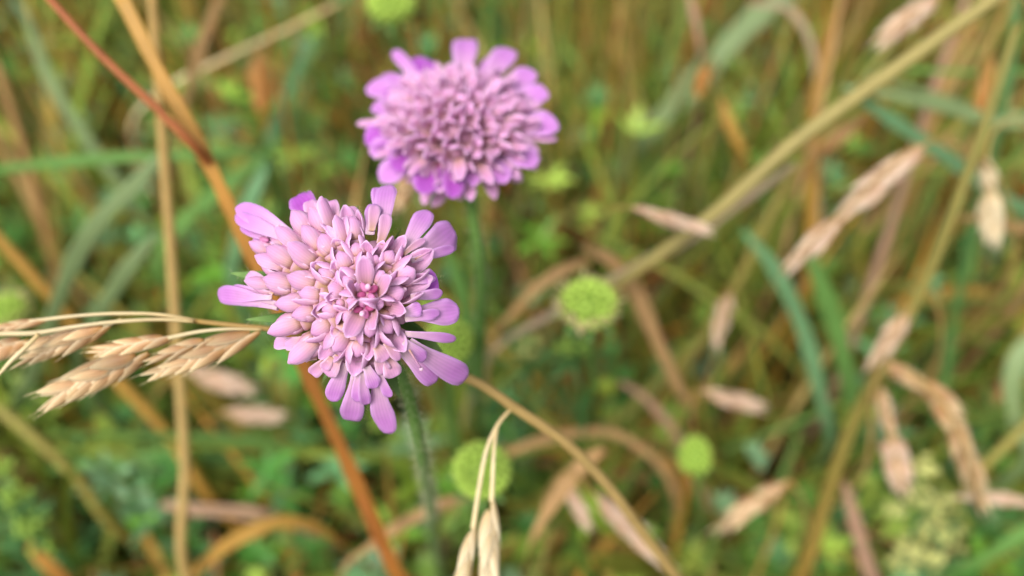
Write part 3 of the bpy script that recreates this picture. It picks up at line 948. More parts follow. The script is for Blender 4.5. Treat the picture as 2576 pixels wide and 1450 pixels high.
pedicel([lp(1700, 294, .112, 36), lp(1400, 278, .112, 34), lp(1000, 300, .112, 36), lp(700, 335, .112, 36), lp(300, 398, .113, 44), lp(0, 405, .113, 44), lp(-250, 440, .113, 30)])
pedicel([lp(2300, 368, .112, 22), lp(2000, 362, .112, 28), lp(1750, 385, .112, 34), lp(1480, 440, .112, 40)])
pedicel([lp(1060, 270, .113, 18), lp(1000, 310, .113, 22), lp(900, 345, .113, 22)])
pedicel([lp(340, 410, .111, 40), lp(230, 520, .111, 44), lp(100, 640, .111, 40), lp(-40, 800, .111, 16)])
def lw(w): return w / 2.342 * .67083 * mpp(.112)
spikelet(br, l3(1530, 420, .112), l3(700, 600, .114), lw(150), 8)
spikelet(br, l3(1300, 560, .113), l3(300, 1030, .117), lw(260), 13, splay=1.2)
spikelet(br, l3(2290, 372, .112), l3(1190, 830, .115), lw(220), 11)
spikelet(br, l3(1880, 440, .112), l3(1250, 660, .113), lw(120), 6)
spikelet(br, l3(970, 325, .113), l3(60, 700, .115), lw(190), 11)
spikelet(br, l3(800, 360, .114), l3(100, 560, .116), lw(120), 7)
spikelet(br, l3(420, 275, .116), l3(-300, 420, .118), lw(110), 7)
spikelet(br, l3(250, 450, .115), l3(-350, 680, .118), lw(200), 9)
pedicel([(1292, 1022, .127, 9), (1255, 1065, .1255, 10), (1225, 1130, .1245, 11), (1205, 1230, .124, 12), (1190, 1330, .124, 14)])
pedicel([(1252, 1070, .1255, 7), (1244, 1120, .1245, 9), (1240, 1190, .124, 11), (1237, 1262, .124, 14)])
w_ = mpp(.124)
spikelet(br, at(1192, 1320, .124), at(1130, 1620, .124), 46 * w_, 9, 'lemma_cream')
spikelet(br, at(1237, 1245, .124), at(1222, 1560, .124), 56 * w_, 9, 'lemma_cream')

# --- traced single blades and stems
G = 'g'
blade_thing('dry_grass_leaf', 'broad orange dry grass leaf leaning right, passing behind the sharp flower', 'dry grass',
            [(295, -30, .148, 40), (400, 180, .150, 42), (520, 400, .153, 42), (600, 570, .157, 40), (685, 745, .162, 38), (765, 920, .168, 38), (855, 1120, .176, 40), (950, 1330, .186, 42), (1020, 1470, .195, 42), (G, .05, .04, .001)], 'orange_blade', n=50)
blade_thing('dry_straw', 'thin reddish brown stem slanting across the pale upright straw to the orange leaf', 'grass',
            [(100, -30, .140, 20), (250, 135, .142, 22), (400, 278, .145, 26), (490, 370, .148, 28), (530, 418, .1545, 26), (605, 580, .159, 24), (690, 755, .164, 22), (770, 930, .170, 20), (860, 1130, .178, 18), (1020, 1480, .197, 16), (G, .05, .04, .0006)], 'red_stem', stem=True)
blade_thing('dry_straw', 'pale straw stem standing upright, crossed by the orange leaf', 'grass',
            [(382, -30, .172, 28), (402, 250, .174, 28), (425, 550, .178, 29), (445, 850, .184, 29), (465, 1150, .193, 28), (482, 1480, .207, 27), (G, .03, .03, .001)], 'straw', stem=True, n=60)
blade_thing('dry_straw', 'long straight yellowish straw crossing diagonally above the green seed head', 'grass',
            [(2600, -70, .168, 40), (2490, 5, .170, 38), (2230, 190, .175, 40), (2000, 358, .180, 40), (1800, 535, .187, 36), (1590, 690, .198, 28), (1400, 820, .23, 20), (G, -.02, .05, .001)], 'straw_green', stem=True, n=60)
blade_thing('dry_grass_leaf', 'greyish dry leaf lying along the lower side of the long diagonal straw', 'dry grass',
            [(2000, 412, .197, 14), (1880, 500, .198, 26), (1700, 618, .202, 32), (1560, 692, .208, 26), (1400, 785, .216, 22), (1240, 885, .228, 18), (G, -.02, .03, .0006)], 'grey_straw')
blade_thing('grass_stalk', 'tall olive stem fading to orange at its foot, leaning beside the jointed wheat coloured ear', 'grass',
            [(2560, 60, .182, 22), (2440, 420, .190, 28), (2330, 700, .200, 32), (2225, 910, .210, 34), (2140, 1080, .220, 36), (2080, 1250, .230, 38), (2000, 1470, .247, 38), (G, -.01, .02, .001)], 'olive_stem', stem=True, n=60)
blade_thing('dry_straw', 'slim pinkish tan stem rising behind the large pinkish double spikelet', 'grass',
            [(2440, -30, .260, 20), (2330, 280, .268, 22), (2230, 600, .280, 22), (2130, 890, .295, 22), (2060, 1060, .31, 20), (G, 0, .02, .0008)], 'pink_blade', stem=True)
blade_thing('grass_leaf', 'dark green upright grass leaf standing next to the small pale spikelet', 'grass',
            [(2560, -30, .235, 22), (2530, 250, .240, 26), (2450, 560, .250, 28), (2400, 800, .262, 26), (2340, 1080, .280, 22), (G, 0, .02, .0008)], 'dark_green')
blade_thing('dry_grass_leaf', 'pale dead leaf arching over and down beside the long diagonal straw', 'dry grass',
            [(1880, 10, .27, 14), (1980, 22, .266, 18), (2035, 95, .265, 20), (2058, 250, .27, 20), (2056, 420, .28, 20), (2050, 620, .29, 20), (G, 0, .02, .0008)], 'grey_straw')
blade_thing('dry_grass_leaf', 'rust brown dead leaf standing behind the diagonal straw where the pale leaf arches', 'dry grass',
            [(2100, 20, .26, 16), (2056, 250, .262, 36), (2046, 420, .266, 40), (2040, 600, .275, 38), (2020, 800, .29, 26), (G, 0, .02, .0008)], 'ochre_blade')
blade_thing('dry_straw', 'olive brown straw slanting down under the diagonal straw past the small pinkish spikelet', 'grass',
            [(2260, 90, .262, 18), (2140, 250, .268, 20), (2030, 400, .275, 22), (1960, 500, .28, 26), (1830, 760, .29, 28), (1700, 950, .30, 28), (1600, 1140, .32, 24), (G, -.01, .02, .0008)], 'olive_stem', stem=True)
blade_thing('dry_grass_leaf', 'broken tan leaf drooping from beside the green seed head', 'dry grass',
            [(1465, 620, .21, 24), (1530, 650, .21, 44), (1590, 720, .213, 52), (1650, 850, .218, 50), (1700, 960, .226, 36), (1745, 1060, .24, 16), (G, 0, .02, .0005)], 'tan_blade')
blade_thing('dry_grass_leaf', 'bent tan leaf arching to the upper edge of the green seed head', 'dry grass',
            [(1495, 652, .22, 16), (1420, 680, .22, 34), (1350, 725, .222, 34), (1290, 790, .23, 24), (1240, 860, .25, 16), (G, -.01, .02, .0006)], 'tan_blade')
blade_thing('grass_leaf', 'broad sage green leaf curving down left of the pale upright straw', 'grass',
            [(420, 380, .20, 24), (335, 470, .20, 44), (245, 560, .203, 48), (185, 660, .208, 46), (140, 770, .215, 42), (80, 940, .23, 36), (40, 1060, .25, 28), (G, 0, .02, .001)], 'sage_blade')
blade_thing('grass_leaf', 'shorter sage green leaf inside the curve of the broad one, by the pale straw', 'grass',
            [(400, 585, .21, 16), (340, 650, .21, 40), (285, 730, .214, 44), (240, 810, .22, 40), (200, 930, .235, 32), (G, 0, .02, .001)], 'sage_blade')
blade_thing('grass_leaf', 'long light green leaf lying level behind the pale upright straw', 'grass',
            [(-60, 432, .225, 22), (100, 415, .225, 30), (300, 396, .227, 30), (480, 390, .23, 28), (660, 384, .24, 18), (700, 500, .27, 14), (G, 0, .02, .001)], 'green_blade')
blade_thing('grass_leaf', 'green leaf rising to the right from the pale straw towards the second flower', 'grass',
            [(690, 372, .25, 14), (620, 430, .25, 34), (540, 490, .252, 40), (460, 560, .258, 38), (400, 660, .27, 30), (G, 0, .02, .001)], 'green_blade')
blade_thing('grass_leaf', 'slim blue green leaf pointing up beside the orange seed spike', 'grass',
            [(800, 80, .28, 12), (750, 180, .282, 26), (700, 290, .288, 30), (670, 400, .295, 30), (640, 560, .31, 26), (G, 0, .02, .001)], 'blue_blade')
blade_thing('grass_leaf', 'grey green leaf slanting under the reddish brown stem', 'grass',
            [(60, 20, .27, 16), (120, 190, .275, 30), (190, 310, .28, 32), (290, 450, .29, 26), (380, 570, .30, 20), (G, .01, .02, .001)], 'sage_blade')
blade_thing('dry_straw', 'brown dry stem standing beyond the level light green leaf', 'grass',
            [(-10, 160, .29, 22), (60, 380, .30, 24), (130, 640, .31, 26), (190, 860, .33, 22), (G, 0, .02, .0009)], 'brown_stem', stem=True)
blade_thing('dry_straw', 'yellow straw running down behind the brome spikelets to the foot of the pale straw', 'grass',
            [(-30, 570, .225, 26), (130, 750, .23, 30), (300, 960, .238, 30), (420, 1090, .245, 28), (560, 1290, .26, 26), (G, .02, .02, .001)], 'ochre_blade', stem=True)
blade_thing('dry_straw', 'very thin pale stalk slanting up between the pale straw and the second flower', 'grass',
            [(860, 5, .27, 10), (700, 85, .272, 12), (560, 150, .276, 12), (430, 215, .283, 12), (330, 330, .30, 10), (G, 0, .02, .0004)], 'straw_pale', stem=True)
blade_thing('grass_leaf', 'wide bright green leaf leaning left below the pinkish double spikelet', 'grass',
            [(2025, 610, .24, 20), (2060, 700, .24, 44), (2105, 830, .245, 50), (2140, 980, .255, 44), (2160, 1100, .27, 34), (G, 0, .02, .001)], 'green_blade')
blade_thing('grass_leaf', 'blue green leaf leaning beside the wide bright green one', 'grass',
            [(1870, 580, .25, 18), (1950, 680, .25, 40), (2020, 830, .255, 44), (2065, 1000, .265, 38), (2085, 1120, .28, 28), (G, 0, .02, .001)], 'blue_blade')
blade_thing('grass_leaf', 'pale green leaf crossing the tall stems above the pinkish double spikelet', 'grass',
            [(2120, 215, .228, 14), (2240, 300, .228, 34), (2380, 395, .23, 40), (2480, 470, .235, 36), (2640, 600, .25, 26), (G, .02, .02, .001)], 'blue_blade')
blade_thing('grass_leaf', 'thin green leaf running level across the tall dark green leaf', 'grass',
            [(2180, 190, .25, 10), (2330, 235, .25, 18), (2480, 280, .252, 20), (2650, 330, .26, 18), (G, .02, .02, .001)], 'sage_blade')
blade_thing('dry_grass_leaf', 'bright orange dead leaf tip low in the left of the meadow by the dark leaves', 'dry grass',
            [(40, 1330, .235, 20), (90, 1390, .236, 32), (150, 1450, .24, 36), (240, 1540, .25, 34), (G, .02, .02, .001)], 'orange_blade')
blade_thing('dry_grass_leaf', 'golden dead leaf arching at the foot of the pale upright straw', 'dry grass',
            [(470, 1470, .21, 44), (540, 1395, .208, 48), (620, 1345, .207, 50), (710, 1312, .209, 44), (790, 1325, .214, 30), (860, 1370, .222, 16), (G, .01, .02, .0005)], 'ochre_blade')
blade_thing('dry_grass_leaf', 'pinkish tan dead leaf lying just above the golden arching one', 'dry grass',
            [(405, 1268, .245, 20), (500, 1282, .245, 38), (620, 1290, .247, 40), (740, 1318, .252, 30), (G, .02, .02, .0006)], 'pink_blade')
blade_thing('dry_grass_leaf', 'tan dead leaf pointing at the round green seed head from below the sharp flower', 'dry grass',
            [(1175, 1250, .20, 20), (1100, 1275, .199, 42), (1020, 1315, .20, 42), (940, 1368, .205, 26), (860, 1440, .22, 18), (G, -.01, .01, .0006)], 'tan_blade')
blade_thing('dry_grass_leaf', 'broken tan leaf hanging below the thick straw stem, pointing down', 'dry grass',
            [(1520, 1130, .20, 26), (1460, 1175, .199, 52), (1400, 1250, .20, 48), (1345, 1345, .205, 22), (1320, 1430, .22, 12), (G, 0, .01, .0005)], 'tan_blade')
blade_thing('dry_grass_leaf', 'pinkish dead leaf behind the thick straw stem, right of the round seed head', 'dry grass',
            [(1275, 1140, .225, 26), (1350, 1112, .225, 34), (1440, 1090, .227, 32), (1540, 1090, .232, 28), (1640, 1150, .24, 26), (1700, 1250, .255, 22), (G, .01, .02, .0008)], 'tan_blade')
blade_thing('dry_grass_leaf', 'pale dead leaf standing at the foot of the tall olive stem', 'dry grass',
            [(2125, 1215, .235, 22), (2150, 1310, .236, 38), (2178, 1410, .24, 42), (2200, 1500, .25, 38), (G, 0, .02, .001)], 'pink_blade')
blade_thing('grass_leaf', 'yellow green leaf leaning below the pale yellow bedstraw', 'grass',
            [(2640, 1290, .225, 28), (2560, 1350, .225, 38), (2480, 1402, .23, 34), (2400, 1440, .24, 26), (G, -.01, .02, .001)], 'green_blade')
blade_thing('grass_stalk', 'olive green stem slanting under the hanging brome spikelets', 'grass',
            [(-40, 1000, .235, 24), (80, 1095, .238, 28), (190, 1200, .244, 28), (290, 1330, .255, 24), (G, .01, .02, .001)], 'olive_stem', stem=True)
blade_thing('dry_grass_leaf', 'rusty orange dead leaf low in the shade below the thick straw stem', 'dry grass',
            [(1640, 1120, .29, 26), (1720, 1200, .29, 44), (1800, 1270, .295, 44), (1850, 1330, .30, 24), (G, .01, .02, .0008)], 'orange_blade')
blade_thing('dry_grass_leaf', 'yellow dead leaf lying across beyond the tall olive stem', 'dry grass',
            [(2240, 770, .29, 20), (2330, 745, .29, 40), (2420, 735, .293, 36), (2500, 745, .30, 22), (G, .01, .02, .0008)], 'ochre_blade')
blade_thing('grass_leaf', 'light green leaf lying level under the yellow straw at the left', 'grass',
            [(120, 1180, .27, 22), (300, 1160, .27, 44), (460, 1150, .272, 44), (640, 1165, .28, 26), (G, .02, .02, .001)], 'green_blade')

# --- ears and loose spikelets on thin stalks
def ear(label, stalk, spikes, mat='lemma', smat='straw', name='brome_stalk', n=8):
    o = thing(name, ground_of(stalk), label, 'grass')
    stem_part(o, stalk, smat, n=30, sides=7)
    for (bx, by, tx, ty, d, w) in spikes:
        spikelet(o, at(bx, by, d), at(tx, ty, d * 1.02), w * .86 * mpp(d), n, mat)
    return o
ear('large pinkish dry brome, two spikelets end to end on a bent stalk', [(1960, 690, .185, 5), (2110, 545, .183, 8), (2310, 368, .182, 10), (2400, 362, .186, 9), (2500, 440, .20, 9), (2540, 700, .23, 9), (G, 0, .03, .0006)],
    [(2325, 362, 2085, 570, .182, 78), (2125, 535, 1960, 695, .184, 62)], 'lemma_pink', n=10)
ear('small pale dry brome hanging head down by the dark green leaf', [(2493, 500, .20, 6), (2482, 410, .20, 8), (2500, 330, .205, 8), (2560, 300, .21, 8), (2640, 500, .24, 8), (G, .02, .03, .0006)],
    [(2478, 400, 2492, 500, .198, 50), (2488, 475, 2498, 635, .198, 70)], 'lemma_cream', n=9)
ear('pinkish dry brome spikelet along the upper side of the diagonal straw', [(2200, 110, .205, 6), (2360, -10, .202, 8), (2480, -60, .206, 8), (2660, 200, .24, 8), (G, .02, .03, .0006)], [(2360, -15, 2185, 125, .203, 74)], 'lemma_pink')
ear('dry brome spikelet leaning on the tall olive stem', [(2190, 930, .205, 6), (2285, 780, .202, 8), (2330, 730, .205, 8), (2360, 900, .23, 8), (G, .01, .03, .0006)], [(2288, 778, 2180, 940, .203, 52)], 'lemma_pink')
ear('jointed wheat coloured ear drooping beside the tall olive stem', [(2470, 1280, .20, 6), (2410, 1080, .195, 10), (2340, 980, .194, 11), (2240, 920, .195, 11), (2200, 960, .20, 10), (2180, 1150, .23, 9), (G, 0, .03, .0007)],
    [(2230, 915, 2345, 985, .194, 58), (2330, 965, 2435, 1100, .195, 74), (2395, 1060, 2480, 1290, .198, 68)], 'lemma', n=11)
ear('drooping pinkish brome spikelet left of the wheat coloured ear', [(2272, 1240, .205, 6), (2245, 1110, .202, 9), (2215, 990, .20, 9), (2195, 1010, .206, 8), (2170, 1200, .23, 8), (G, 0, .03, .0006)],
    [(2212, 975, 2250, 1120, .201, 46), (2235, 1090, 2275, 1255, .203, 84)], 'lemma_pink')
ear('small pinkish spikelet standing on the olive brown straw', [(1832, 735, .23, 8), (1812, 820, .231, 8), (1800, 900, .24, 8), (G, 0, .03, .0006)], [(1832, 735, 1800, 880, .23, 52)], 'lemma_pink', n=7)
ear('tan spikelet pointing right, tip across the long diagonal straw', [(1590, 525, .185, 6), (1540, 525, .188, 7), (1490, 600, .20, 7), (1470, 760, .23, 7), (G, 0, .03, .0006)], [(1590, 525, 1815, 592, .176, 46)], 'lemma_pink', n=8)
ear('curved tan spikelet low between the thick straw and the tall olive stem', [(1760, 985, .235, 6), (1720, 1000, .237, 7), (1690, 1100, .25, 7), (G, 0, .03, .0006)], [(1765, 985, 1945, 1035, .234, 46)], 'lemma_pink', n=7)
ear('pinkish spikelet lying level below the drooping wheat coloured ear', [(2600, 1255, .215, 8), (2680, 1300, .23, 8), (G, .02, .03, .0006)], [(2610, 1262, 2385, 1245, .214, 44)], 'lemma_pink', n=7)
ear('pair of tan brome spikelets at the lower end of the thick straw stem', [(1500, 1250, .20, 6), (1430, 1190, .197, 8), (1380, 1230, .205, 8), (1370, 1400, .24, 8), (G, 0, .03, .0006)],
    [(1490, 1240, 1700, 1440, .198, 66), (1415, 1205, 1495, 1350, .20, 44)], 'lemma_pink', n=9)
ear('tan spikelet bent over, low and right of the rusty leaf', [(1980, 1205, .218, 10), (2010, 1240, .222, 9), (2020, 1350, .25, 8), (G, 0, .03, .0006)], [(1985, 1205, 1785, 1345, .217, 58)], 'lemma', n=8)
ear('blurred tan spikelet behind the pale straw, under the hanging brome', [(470, 940, .235, 8), (420, 960, .24, 8), (380, 1060, .26, 8), (G, 0, .03, .0006)], [(465, 935, 660, 985, .235, 66)], 'lemma_pink', n=7)
ear('second blurred tan spikelet just below the first one under the brome', [(560, 1045, .25, 8), (520, 1060, .255, 8), (500, 1160, .27, 8), (G, 0, .03, .0006)], [(560, 1040, 740, 1052, .25, 52)], 'lemma_pink', n=7)
ear('orange seed spike upright among green leaves left of the second flower', [(655, 130, .30, 12), (660, 260, .305, 12), (675, 360, .315, 12), (G, 0, .03, .0008)], [(662, 290, 655, 112, .28, 66)], 'lemma_orange', n=12, name='grass_spike', smat='ochre_blade')
ear('small rust tan spikelet high in the meadow right of the second flower', [(1765, 175, .27, 8), (1790, 150, .275, 8), (1800, 300, .30, 8), (G, 0, .03, .0006)], [(1776, 165, 1750, 250, .25, 56)], 'lemma_orange', n=8)
ear('cream tan spikelet just touching the lower left petals of the second flower', [(1035, 460, .19, 8), (1050, 430, .195, 8), (1080, 600, .23, 8), (G, 0, .03, .0006)], [(1040, 440, 985, 545, .165, 60)], 'lemma', n=7)

# --- green seed heads of spent scabious
seed_v, seed_f, seed_a = ellipsoid(V((0, 0, 0)), V((0, 0, 1)), 1.0, .55, 6, 4)
seed_me = new_mesh('seed', seed_v, seed_f, seed_a); seed_me.materials.append(MATS['seed_green'])
frill_v, frill_f, frill_a = leaf_geo([V((0, 0, i / 3)) for i in range(4)], [.1, .22, .26, .04], V((1, 0, 0)), cup=.3, thick=.04, nv=3)
frill_me = new_mesh('frill_scale', frill_v, frill_f, frill_a); frill_me.materials.append(MATS['seed_frill'])

def basis(z, p, sx, sz):
    z = z.normalized(); x = z.orthogonal().normalized(); y = z.cross(x)
    return Matrix(((x.x * sx, y.x * sx, z.x * sz, p.x), (x.y * sx, y.y * sx, z.y * sz, p.y), (x.z * sx, y.z * sx, z.z * sz, p.z), (0, 0, 0, 1)))

def seed_head(label, px, py, d, w, axis, stalk, flat=.75, frill=False, ns=90, group=None):
    c = at(px, py, d); r = w * .5 * mpp(d)
    o = thing('seed_head', ground_of(stalk), label, 'seed head', group)
    P = [[*c, .0009]] + [pr(*p) for p in stalk if p[0] != 'g']
    q = V(P[-1][:3]); gx = [p for p in stalk if p[0] == 'g'][0]
    P.append([q.x + gx[1], q.y + gx[2], -.002, gx[3]])
    S = spline(P, 30)
    v, f, a = tube_geo([V(s[:3]) for s in S], [s[3] for s in S], 8)
    add('stem', v, f, 'stem_green', o, a)
    lump(o, 'core', c, r * .9, 'seed_core', axis, flat)
    e1 = axis.orthogonal().normalized(); e2 = axis.cross(e1)
    for i in range(ns):
        zc = 1 - (i + .5) / ns * 1.75
        ph = i * 2.39996; q = math.sqrt(max(0, 1 - zc * zc))
        u = axis * zc + (e1 * math.cos(ph) + e2 * math.sin(ph)) * q
        p = c + axis * (zc * r * flat * .92) + (e1 * math.cos(ph) + e2 * math.sin(ph)) * (q * r * .92)
        place('seed', seed_me, basis(u, p, r * .24, r * .20), o)
    if frill:
        for i in range(64):
            a = i / 64 * 6.283 + R.uniform(-.05, .05)
            u = (e1 * math.cos(a) + e2 * math.sin(a)) + axis * R.uniform(-.3, .7)
            p = c + (e1 * math.cos(a) + e2 * math.sin(a)) * r * .8 + axis * r * R.uniform(-.1, .25)
            place('frill_scale', frill_me, basis(u, p, r * .55, r * R.uniform(.42, .62)), o)
    for k in range(8):
        a = k * .785
        dd = e1 * math.cos(a) + e2 * math.sin(a)
        b = c - axis * r * flat * .7 + dd * r * .4; tip = c - axis * r * .75 + dd * r * 1.25
        C = [b + (tip - b) * (i / 5) for i in range(6)]
        v, f, at_ = leaf_geo(C, [r * .2 * math.sin(math.pi * (.2 + .78 * i / 5)) for i in range(6)], axis, cup=.3, thick=.0003)
        add('bract', v, f, 'bract', o, at_)
    return o
AX1 = (-FWD * .75 + UP * .66).normalized()
seed_head('green seed head with a cream frill round its edge, by the drooping tan leaf', 1480, 765, .172, 140, AX1, [(1482, 850, .19, 22), (1490, 960, .22, 20), (G, 0, .03, .001)], .7, True)
seed_head('round green seed head behind the two hanging straw pedicels', 1212, 1182, .168, 140, (AX1 + RIGHT * .1).normalized(), [(1220, 1290, .19, 22), (1230, 1400, .22, 20), (G, 0, .03, .001)], .85)
seed_head('bright green seed head half hidden behind the right petals of the sharp flower', 1130, 858, .165, 118, AX1, [(1135, 930, .18, 22), (1140, 1040, .22, 20), (G, 0, .03, .001)], .85)
seed_head('green seed head cut by the upper edge above the second flower', 985, 8, .22, 120, AX1, [(1000, 80, .24, 20), (1020, 240, .28, 18), (G, 0, .03, .001)], .6)
seed_head('pale green seed head at the left behind the brome stalks', 18, 785, .22, 100, AX1, [(20, 850, .23, 20), (30, 980, .26, 18), (G, 0, .03, .001)], .7, True)
seed_head('slim upright green bud low behind the thick straw stem', 1748, 1150, .215, 78, UP, [(1755, 1230, .225, 18), (1760, 1330, .25, 16), (G, 0, .03, .001)], 1.35)

# --- bedstraw: whorled stems with clusters of tiny pale flowers
fl_v, fl_f, fl_t = [], [], []
for k in range(4):
    a = k * math.pi / 2
    v, f, at_ = leaf_geo([V((math.cos(a), math.sin(a), .25 * i / 3)) * (i / 3) + V((0, 0, .02)) for i in range(4)], [.12, .3, .3, .05], V((0, 0, 1)), cup=.1, thick=.05, nv=3)
    q = len(fl_v); fl_v += v; fl_f += [tuple(i + q for i in x) for x in f]; fl_t += at_['t']
flo_me = new_mesh('blossom', fl_v, fl_f, {'t': fl_t}); flo_me.materials.append(MATS['bedstraw_flower'])
bl_v, bl_f, bl_a = leaf_geo([V((0, 0, i / 4)) for i in range(5)], [.05, .09, .1, .08, .01], V((1, 0, 0)), cup=.2, thick=.02, nv=3)
bleaf_me = new_mesh('leaf', bl_v, bl_f, bl_a); bleaf_me.materials.append(MATS['bedstraw_leaf'])
bud_v, bud_f, bud_a = ellipsoid(V(), V((0, 0, 1)), 1, .7, 6, 4)
budg_me = new_mesh('bud', bud_v, bud_f, bud_a); budg_me.materials.append(MATS['bud_green'])

def bedstraw(label, stalk, clusters, nfl, mesh, pname, leaves=4):
    o = thing('bedstraw', ground_of(stalk), label, 'wildflower')
    stem_part(o, stalk, 'stem_green', n=30, sides=7)
    for (px, py, d, w) in clusters:
        c = at(px, py, d); r = w * .5 * mpp(d)
        v, f, at_ = tube_geo([c - V((0, 0, r * 2)), c - V((0, 0, r)), c], [.0003] * 3, 5)
        br_ = add('branch', v, f, 'stem_green', o, at_)
        for i in range(nfl):
            u = V((R.gauss(0, 1), R.gauss(0, 1), R.gauss(.3, .8))).normalized()
            p = c + u * r * R.uniform(.3, 1)
            place(pname, mesh, basis((u + (CAM - c).normalized() * .6), p, r * R.uniform(.22, .34), r * R.uniform(.22, .34)), br_)
    pts = [p for p in stalk if p[0] != 'g']
    for k in range(leaves):
        p0 = pts[min(len(pts) - 1, 1 + k * (len(pts) - 1) // max(1, leaves))]
        c = at(p0[0] + R.uniform(-10, 10), p0[1] + k * 14, p0[2])
        for j in range(8):
            a = j * .785 + R.uniform(-.15, .15)
            u = V((math.cos(a), math.sin(a), R.uniform(.1, .5)))
            place('leaf', bleaf_me, basis(u, c, .010, .010 * R.uniform(.8, 1.2)), o)
    return o
bedstraw('bedstraw with clusters of tiny pale yellow blossoms below the drooping ears', [(2310, 1180, .205, 8), (2320, 1290, .215, 10), (2330, 1400, .23, 10), (2335, 1500, .25, 10), (G, 0, .02, .0006)],
         [(2325, 1185, .205, 84), (2300, 1240, .208, 90), (2370, 1270, .21, 80), (2250, 1280, .212, 56), (2330, 1320, .214, 90), (2390, 1350, .216, 84), (2290, 1375, .218, 84), (2350, 1400, .22, 80), (2270, 1420, .222, 70)], 22, flo_me, 'blossom', 5)
bedstraw('leafy green bedstraw in bud under the frilled seed head', [(1440, 840, .205, 6), (1450, 900, .21, 8), (1455, 1000, .23, 8), (G, 0, .02, .0005)],
         [(1420, 880, .206, 60), (1470, 870, .206, 56), (1530, 830, .207, 50)], 14, budg_me, 'bud', 3)
bedstraw('small bedstraw with a whitish blossom tuft left of the frilled seed head', [(1325, 870, .21, 6), (1330, 930, .215, 8), (1335, 1020, .235, 8), (G, 0, .02, .0005)], [(1320, 878, .21, 56), (1350, 855, .211, 36)], 18, flo_me, 'blossom', 2)
bedstraw('bright yellow green budding bedstraw low at the left', [(60, 1260, .23, 8), (75, 1330, .235, 10), (100, 1420, .25, 10), (G, 0, .02, .0006)],
         [(40, 1250, .23, 80), (75, 1330, .234, 90), (105, 1375, .238, 70), (20, 1180, .228, 60)], 20, budg_me, 'bud', 4)

# --- more traced leaves and stalks of the tangle
blade_thing('dry_grass_leaf', 'short greyish pink dead leaf hanging across the broad dull sage leaf', 'dry grass',
            [(1728, -40, .25, 14), (1742, 20, .25, 20), (1756, 80, .252, 20), (1764, 150, .258, 14), (1760, 260, .28, 8), (G, 0, .02, .0004)], 'pink_blade')
blade_thing('grass_leaf', 'broad dull sage leaf slanting behind the small rust tan spikelet', 'grass',
            [(1990, -20, .31, 30), (1920, 30, .31, 60), (1835, 110, .312, 66), (1715, 245, .32, 62), (1600, 370, .335, 50), (G, -.01, .02, .001)], 'sage_blade')
blade_thing('dry_grass_leaf', 'small orange tan dead leaf hanging below the rust tan spikelet', 'dry grass',
            [(1815, 250, .25, 12), (1832, 300, .25, 30), (1855, 355, .252, 32), (1876, 395, .256, 14), (1880, 480, .28, 6), (G, 0, .02, .0004)], 'ochre_blade')
blade_thing('dry_straw', 'very slim tan stalk running down across the long diagonal straw to the bright green leaf', 'grass',
            [(2120, -30, .25, 13), (2085, 165, .254, 14), (2040, 370, .262, 14), (1995, 540, .272, 13), (1950, 700, .29, 12), (G, 0, .02, .0005)], 'tan_blade', stem=True)
blade_thing('grass_leaf', 'sage leaf crossing level over the pinkish tan stem near the orange spike', 'grass',
            [(2120, 215, .222, 8), (2240, 240, .222, 24), (2380, 272, .223, 32), (2500, 305, .226, 30), (2660, 350, .235, 24), (G, .02, .02, .001)], 'sage_blade')
blade_thing('grass_leaf', 'threadlike green leaf running level above the sage one', 'grass',
            [(2200, 172, .24, 6), (2330, 178, .24, 13), (2480, 186, .242, 14), (2660, 205, .25, 12), (G, .02, .02, .0006)], 'green_blade')
blade_thing('dry_grass_leaf', 'tan dead leaf lying level behind the small pale hanging brome', 'dry grass',
            [(2410, 548, .225, 12), (2470, 552, .225, 32), (2540, 570, .227, 38), (2640, 600, .235, 34), (G, .02, .02, .001)], 'tan_blade')
blade_thing('dry_grass_leaf', 'short brown dead leaf under the lower side of the long diagonal straw', 'dry grass',
            [(2180, 285, .245, 14), (2135, 325, .245, 36), (2085, 365, .248, 34), (2030, 410, .256, 14), (G, -.01, .02, .0005)], 'brown_stem')
blade_thing('dry_grass_leaf', 'tan dead leaf slanting between the pale upright straw and the orange seed spike', 'dry grass',
            [(560, -20, .255, 26), (515, 90, .256, 34), (485, 190, .26, 32), (462, 280, .266, 24), (445, 420, .28, 16), (G, 0, .02, .0006)], 'tan_blade')
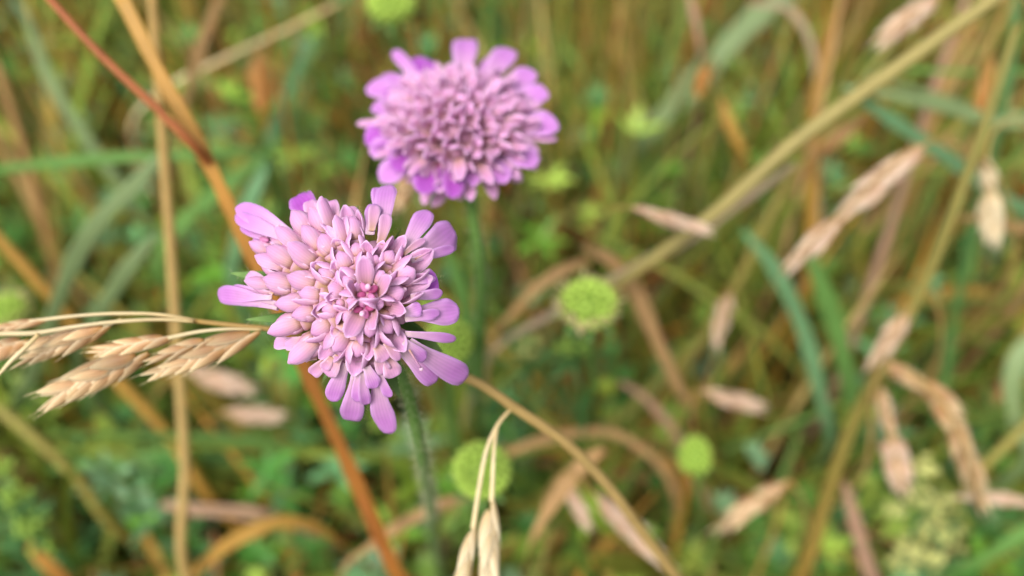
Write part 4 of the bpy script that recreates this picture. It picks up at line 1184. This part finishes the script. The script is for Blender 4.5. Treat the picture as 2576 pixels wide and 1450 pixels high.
blade_thing('grass_leaf', 'thin green leaf arching over from the orange leaf to the foot of the orange spike', 'grass',
            [(480, 330, .24, 8), (530, 305, .24, 14), (590, 300, .242, 15), (650, 335, .248, 14), (690, 420, .262, 10), (G, 0, .02, .0005)], 'green_blade')
blade_thing('grass_leaf', 'pale blue green leaf tip standing just above the upper petals of the sharp flower', 'grass',
            [(672, 420, .22, 14), (645, 470, .22, 42), (622, 530, .222, 50), (600, 600, .23, 46), (590, 720, .25, 36), (G, 0, .02, .001)], 'blue_blade')
blade_thing('grass_leaf', 'light green leaf standing behind the stem of the second flower', 'grass',
            [(1120, 610, .21, 14), (1150, 700, .21, 36), (1175, 800, .214, 40), (1190, 900, .222, 38), (1195, 1020, .24, 30), (G, 0, .02, .001)], 'green_blade')
blade_thing('grass_leaf', 'wide pale grey green leaf beyond the bedstraw, cut by the side edge', 'grass',
            [(2640, 820, .23, 30), (2570, 880, .23, 44), (2545, 960, .232, 48), (2555, 1060, .24, 42), (2580, 1160, .255, 34), (G, 0, .02, .001)], 'sage_blade')
blade_thing('dry_straw', 'yellowish straw leaning low beside the jointed wheat coloured ear', 'grass',
            [(2640, 1010, .235, 20), (2540, 1110, .238, 24), (2460, 1190, .243, 24), (2380, 1300, .252, 22), (G, -.01, .02, .0008)], 'olive_stem', stem=True)
blade_thing('dry_straw', 'rust brown stalk standing beyond the wheat coloured ear', 'grass',
            [(2620, 780, .27, 24), (2540, 930, .275, 28), (2470, 1080, .285, 28), (2420, 1200, .30, 24), (G, 0, .02, .001)], 'brown_stem', stem=True)
blade_thing('dry_grass_leaf', 'pale pinkish dead leaf drooping between the thick straw and the rusty leaf', 'dry grass',
            [(1560, 960, .25, 14), (1620, 1000, .25, 26), (1690, 1080, .254, 30), (1740, 1180, .262, 26), (1770, 1290, .275, 16), (G, 0, .02, .0006)], 'pink_blade')
ear('slim orange seed spike beside the tall dark green leaf', [(2485, 140, .235, 10), (2476, 250, .236, 10), (2466, 340, .242, 10), (2440, 520, .27, 9), (G, 0, .02, .0006)], [(2468, 320, 2488, 138, .234, 50)], 'lemma_orange', n=11, name='grass_spike', smat='ochre_blade')
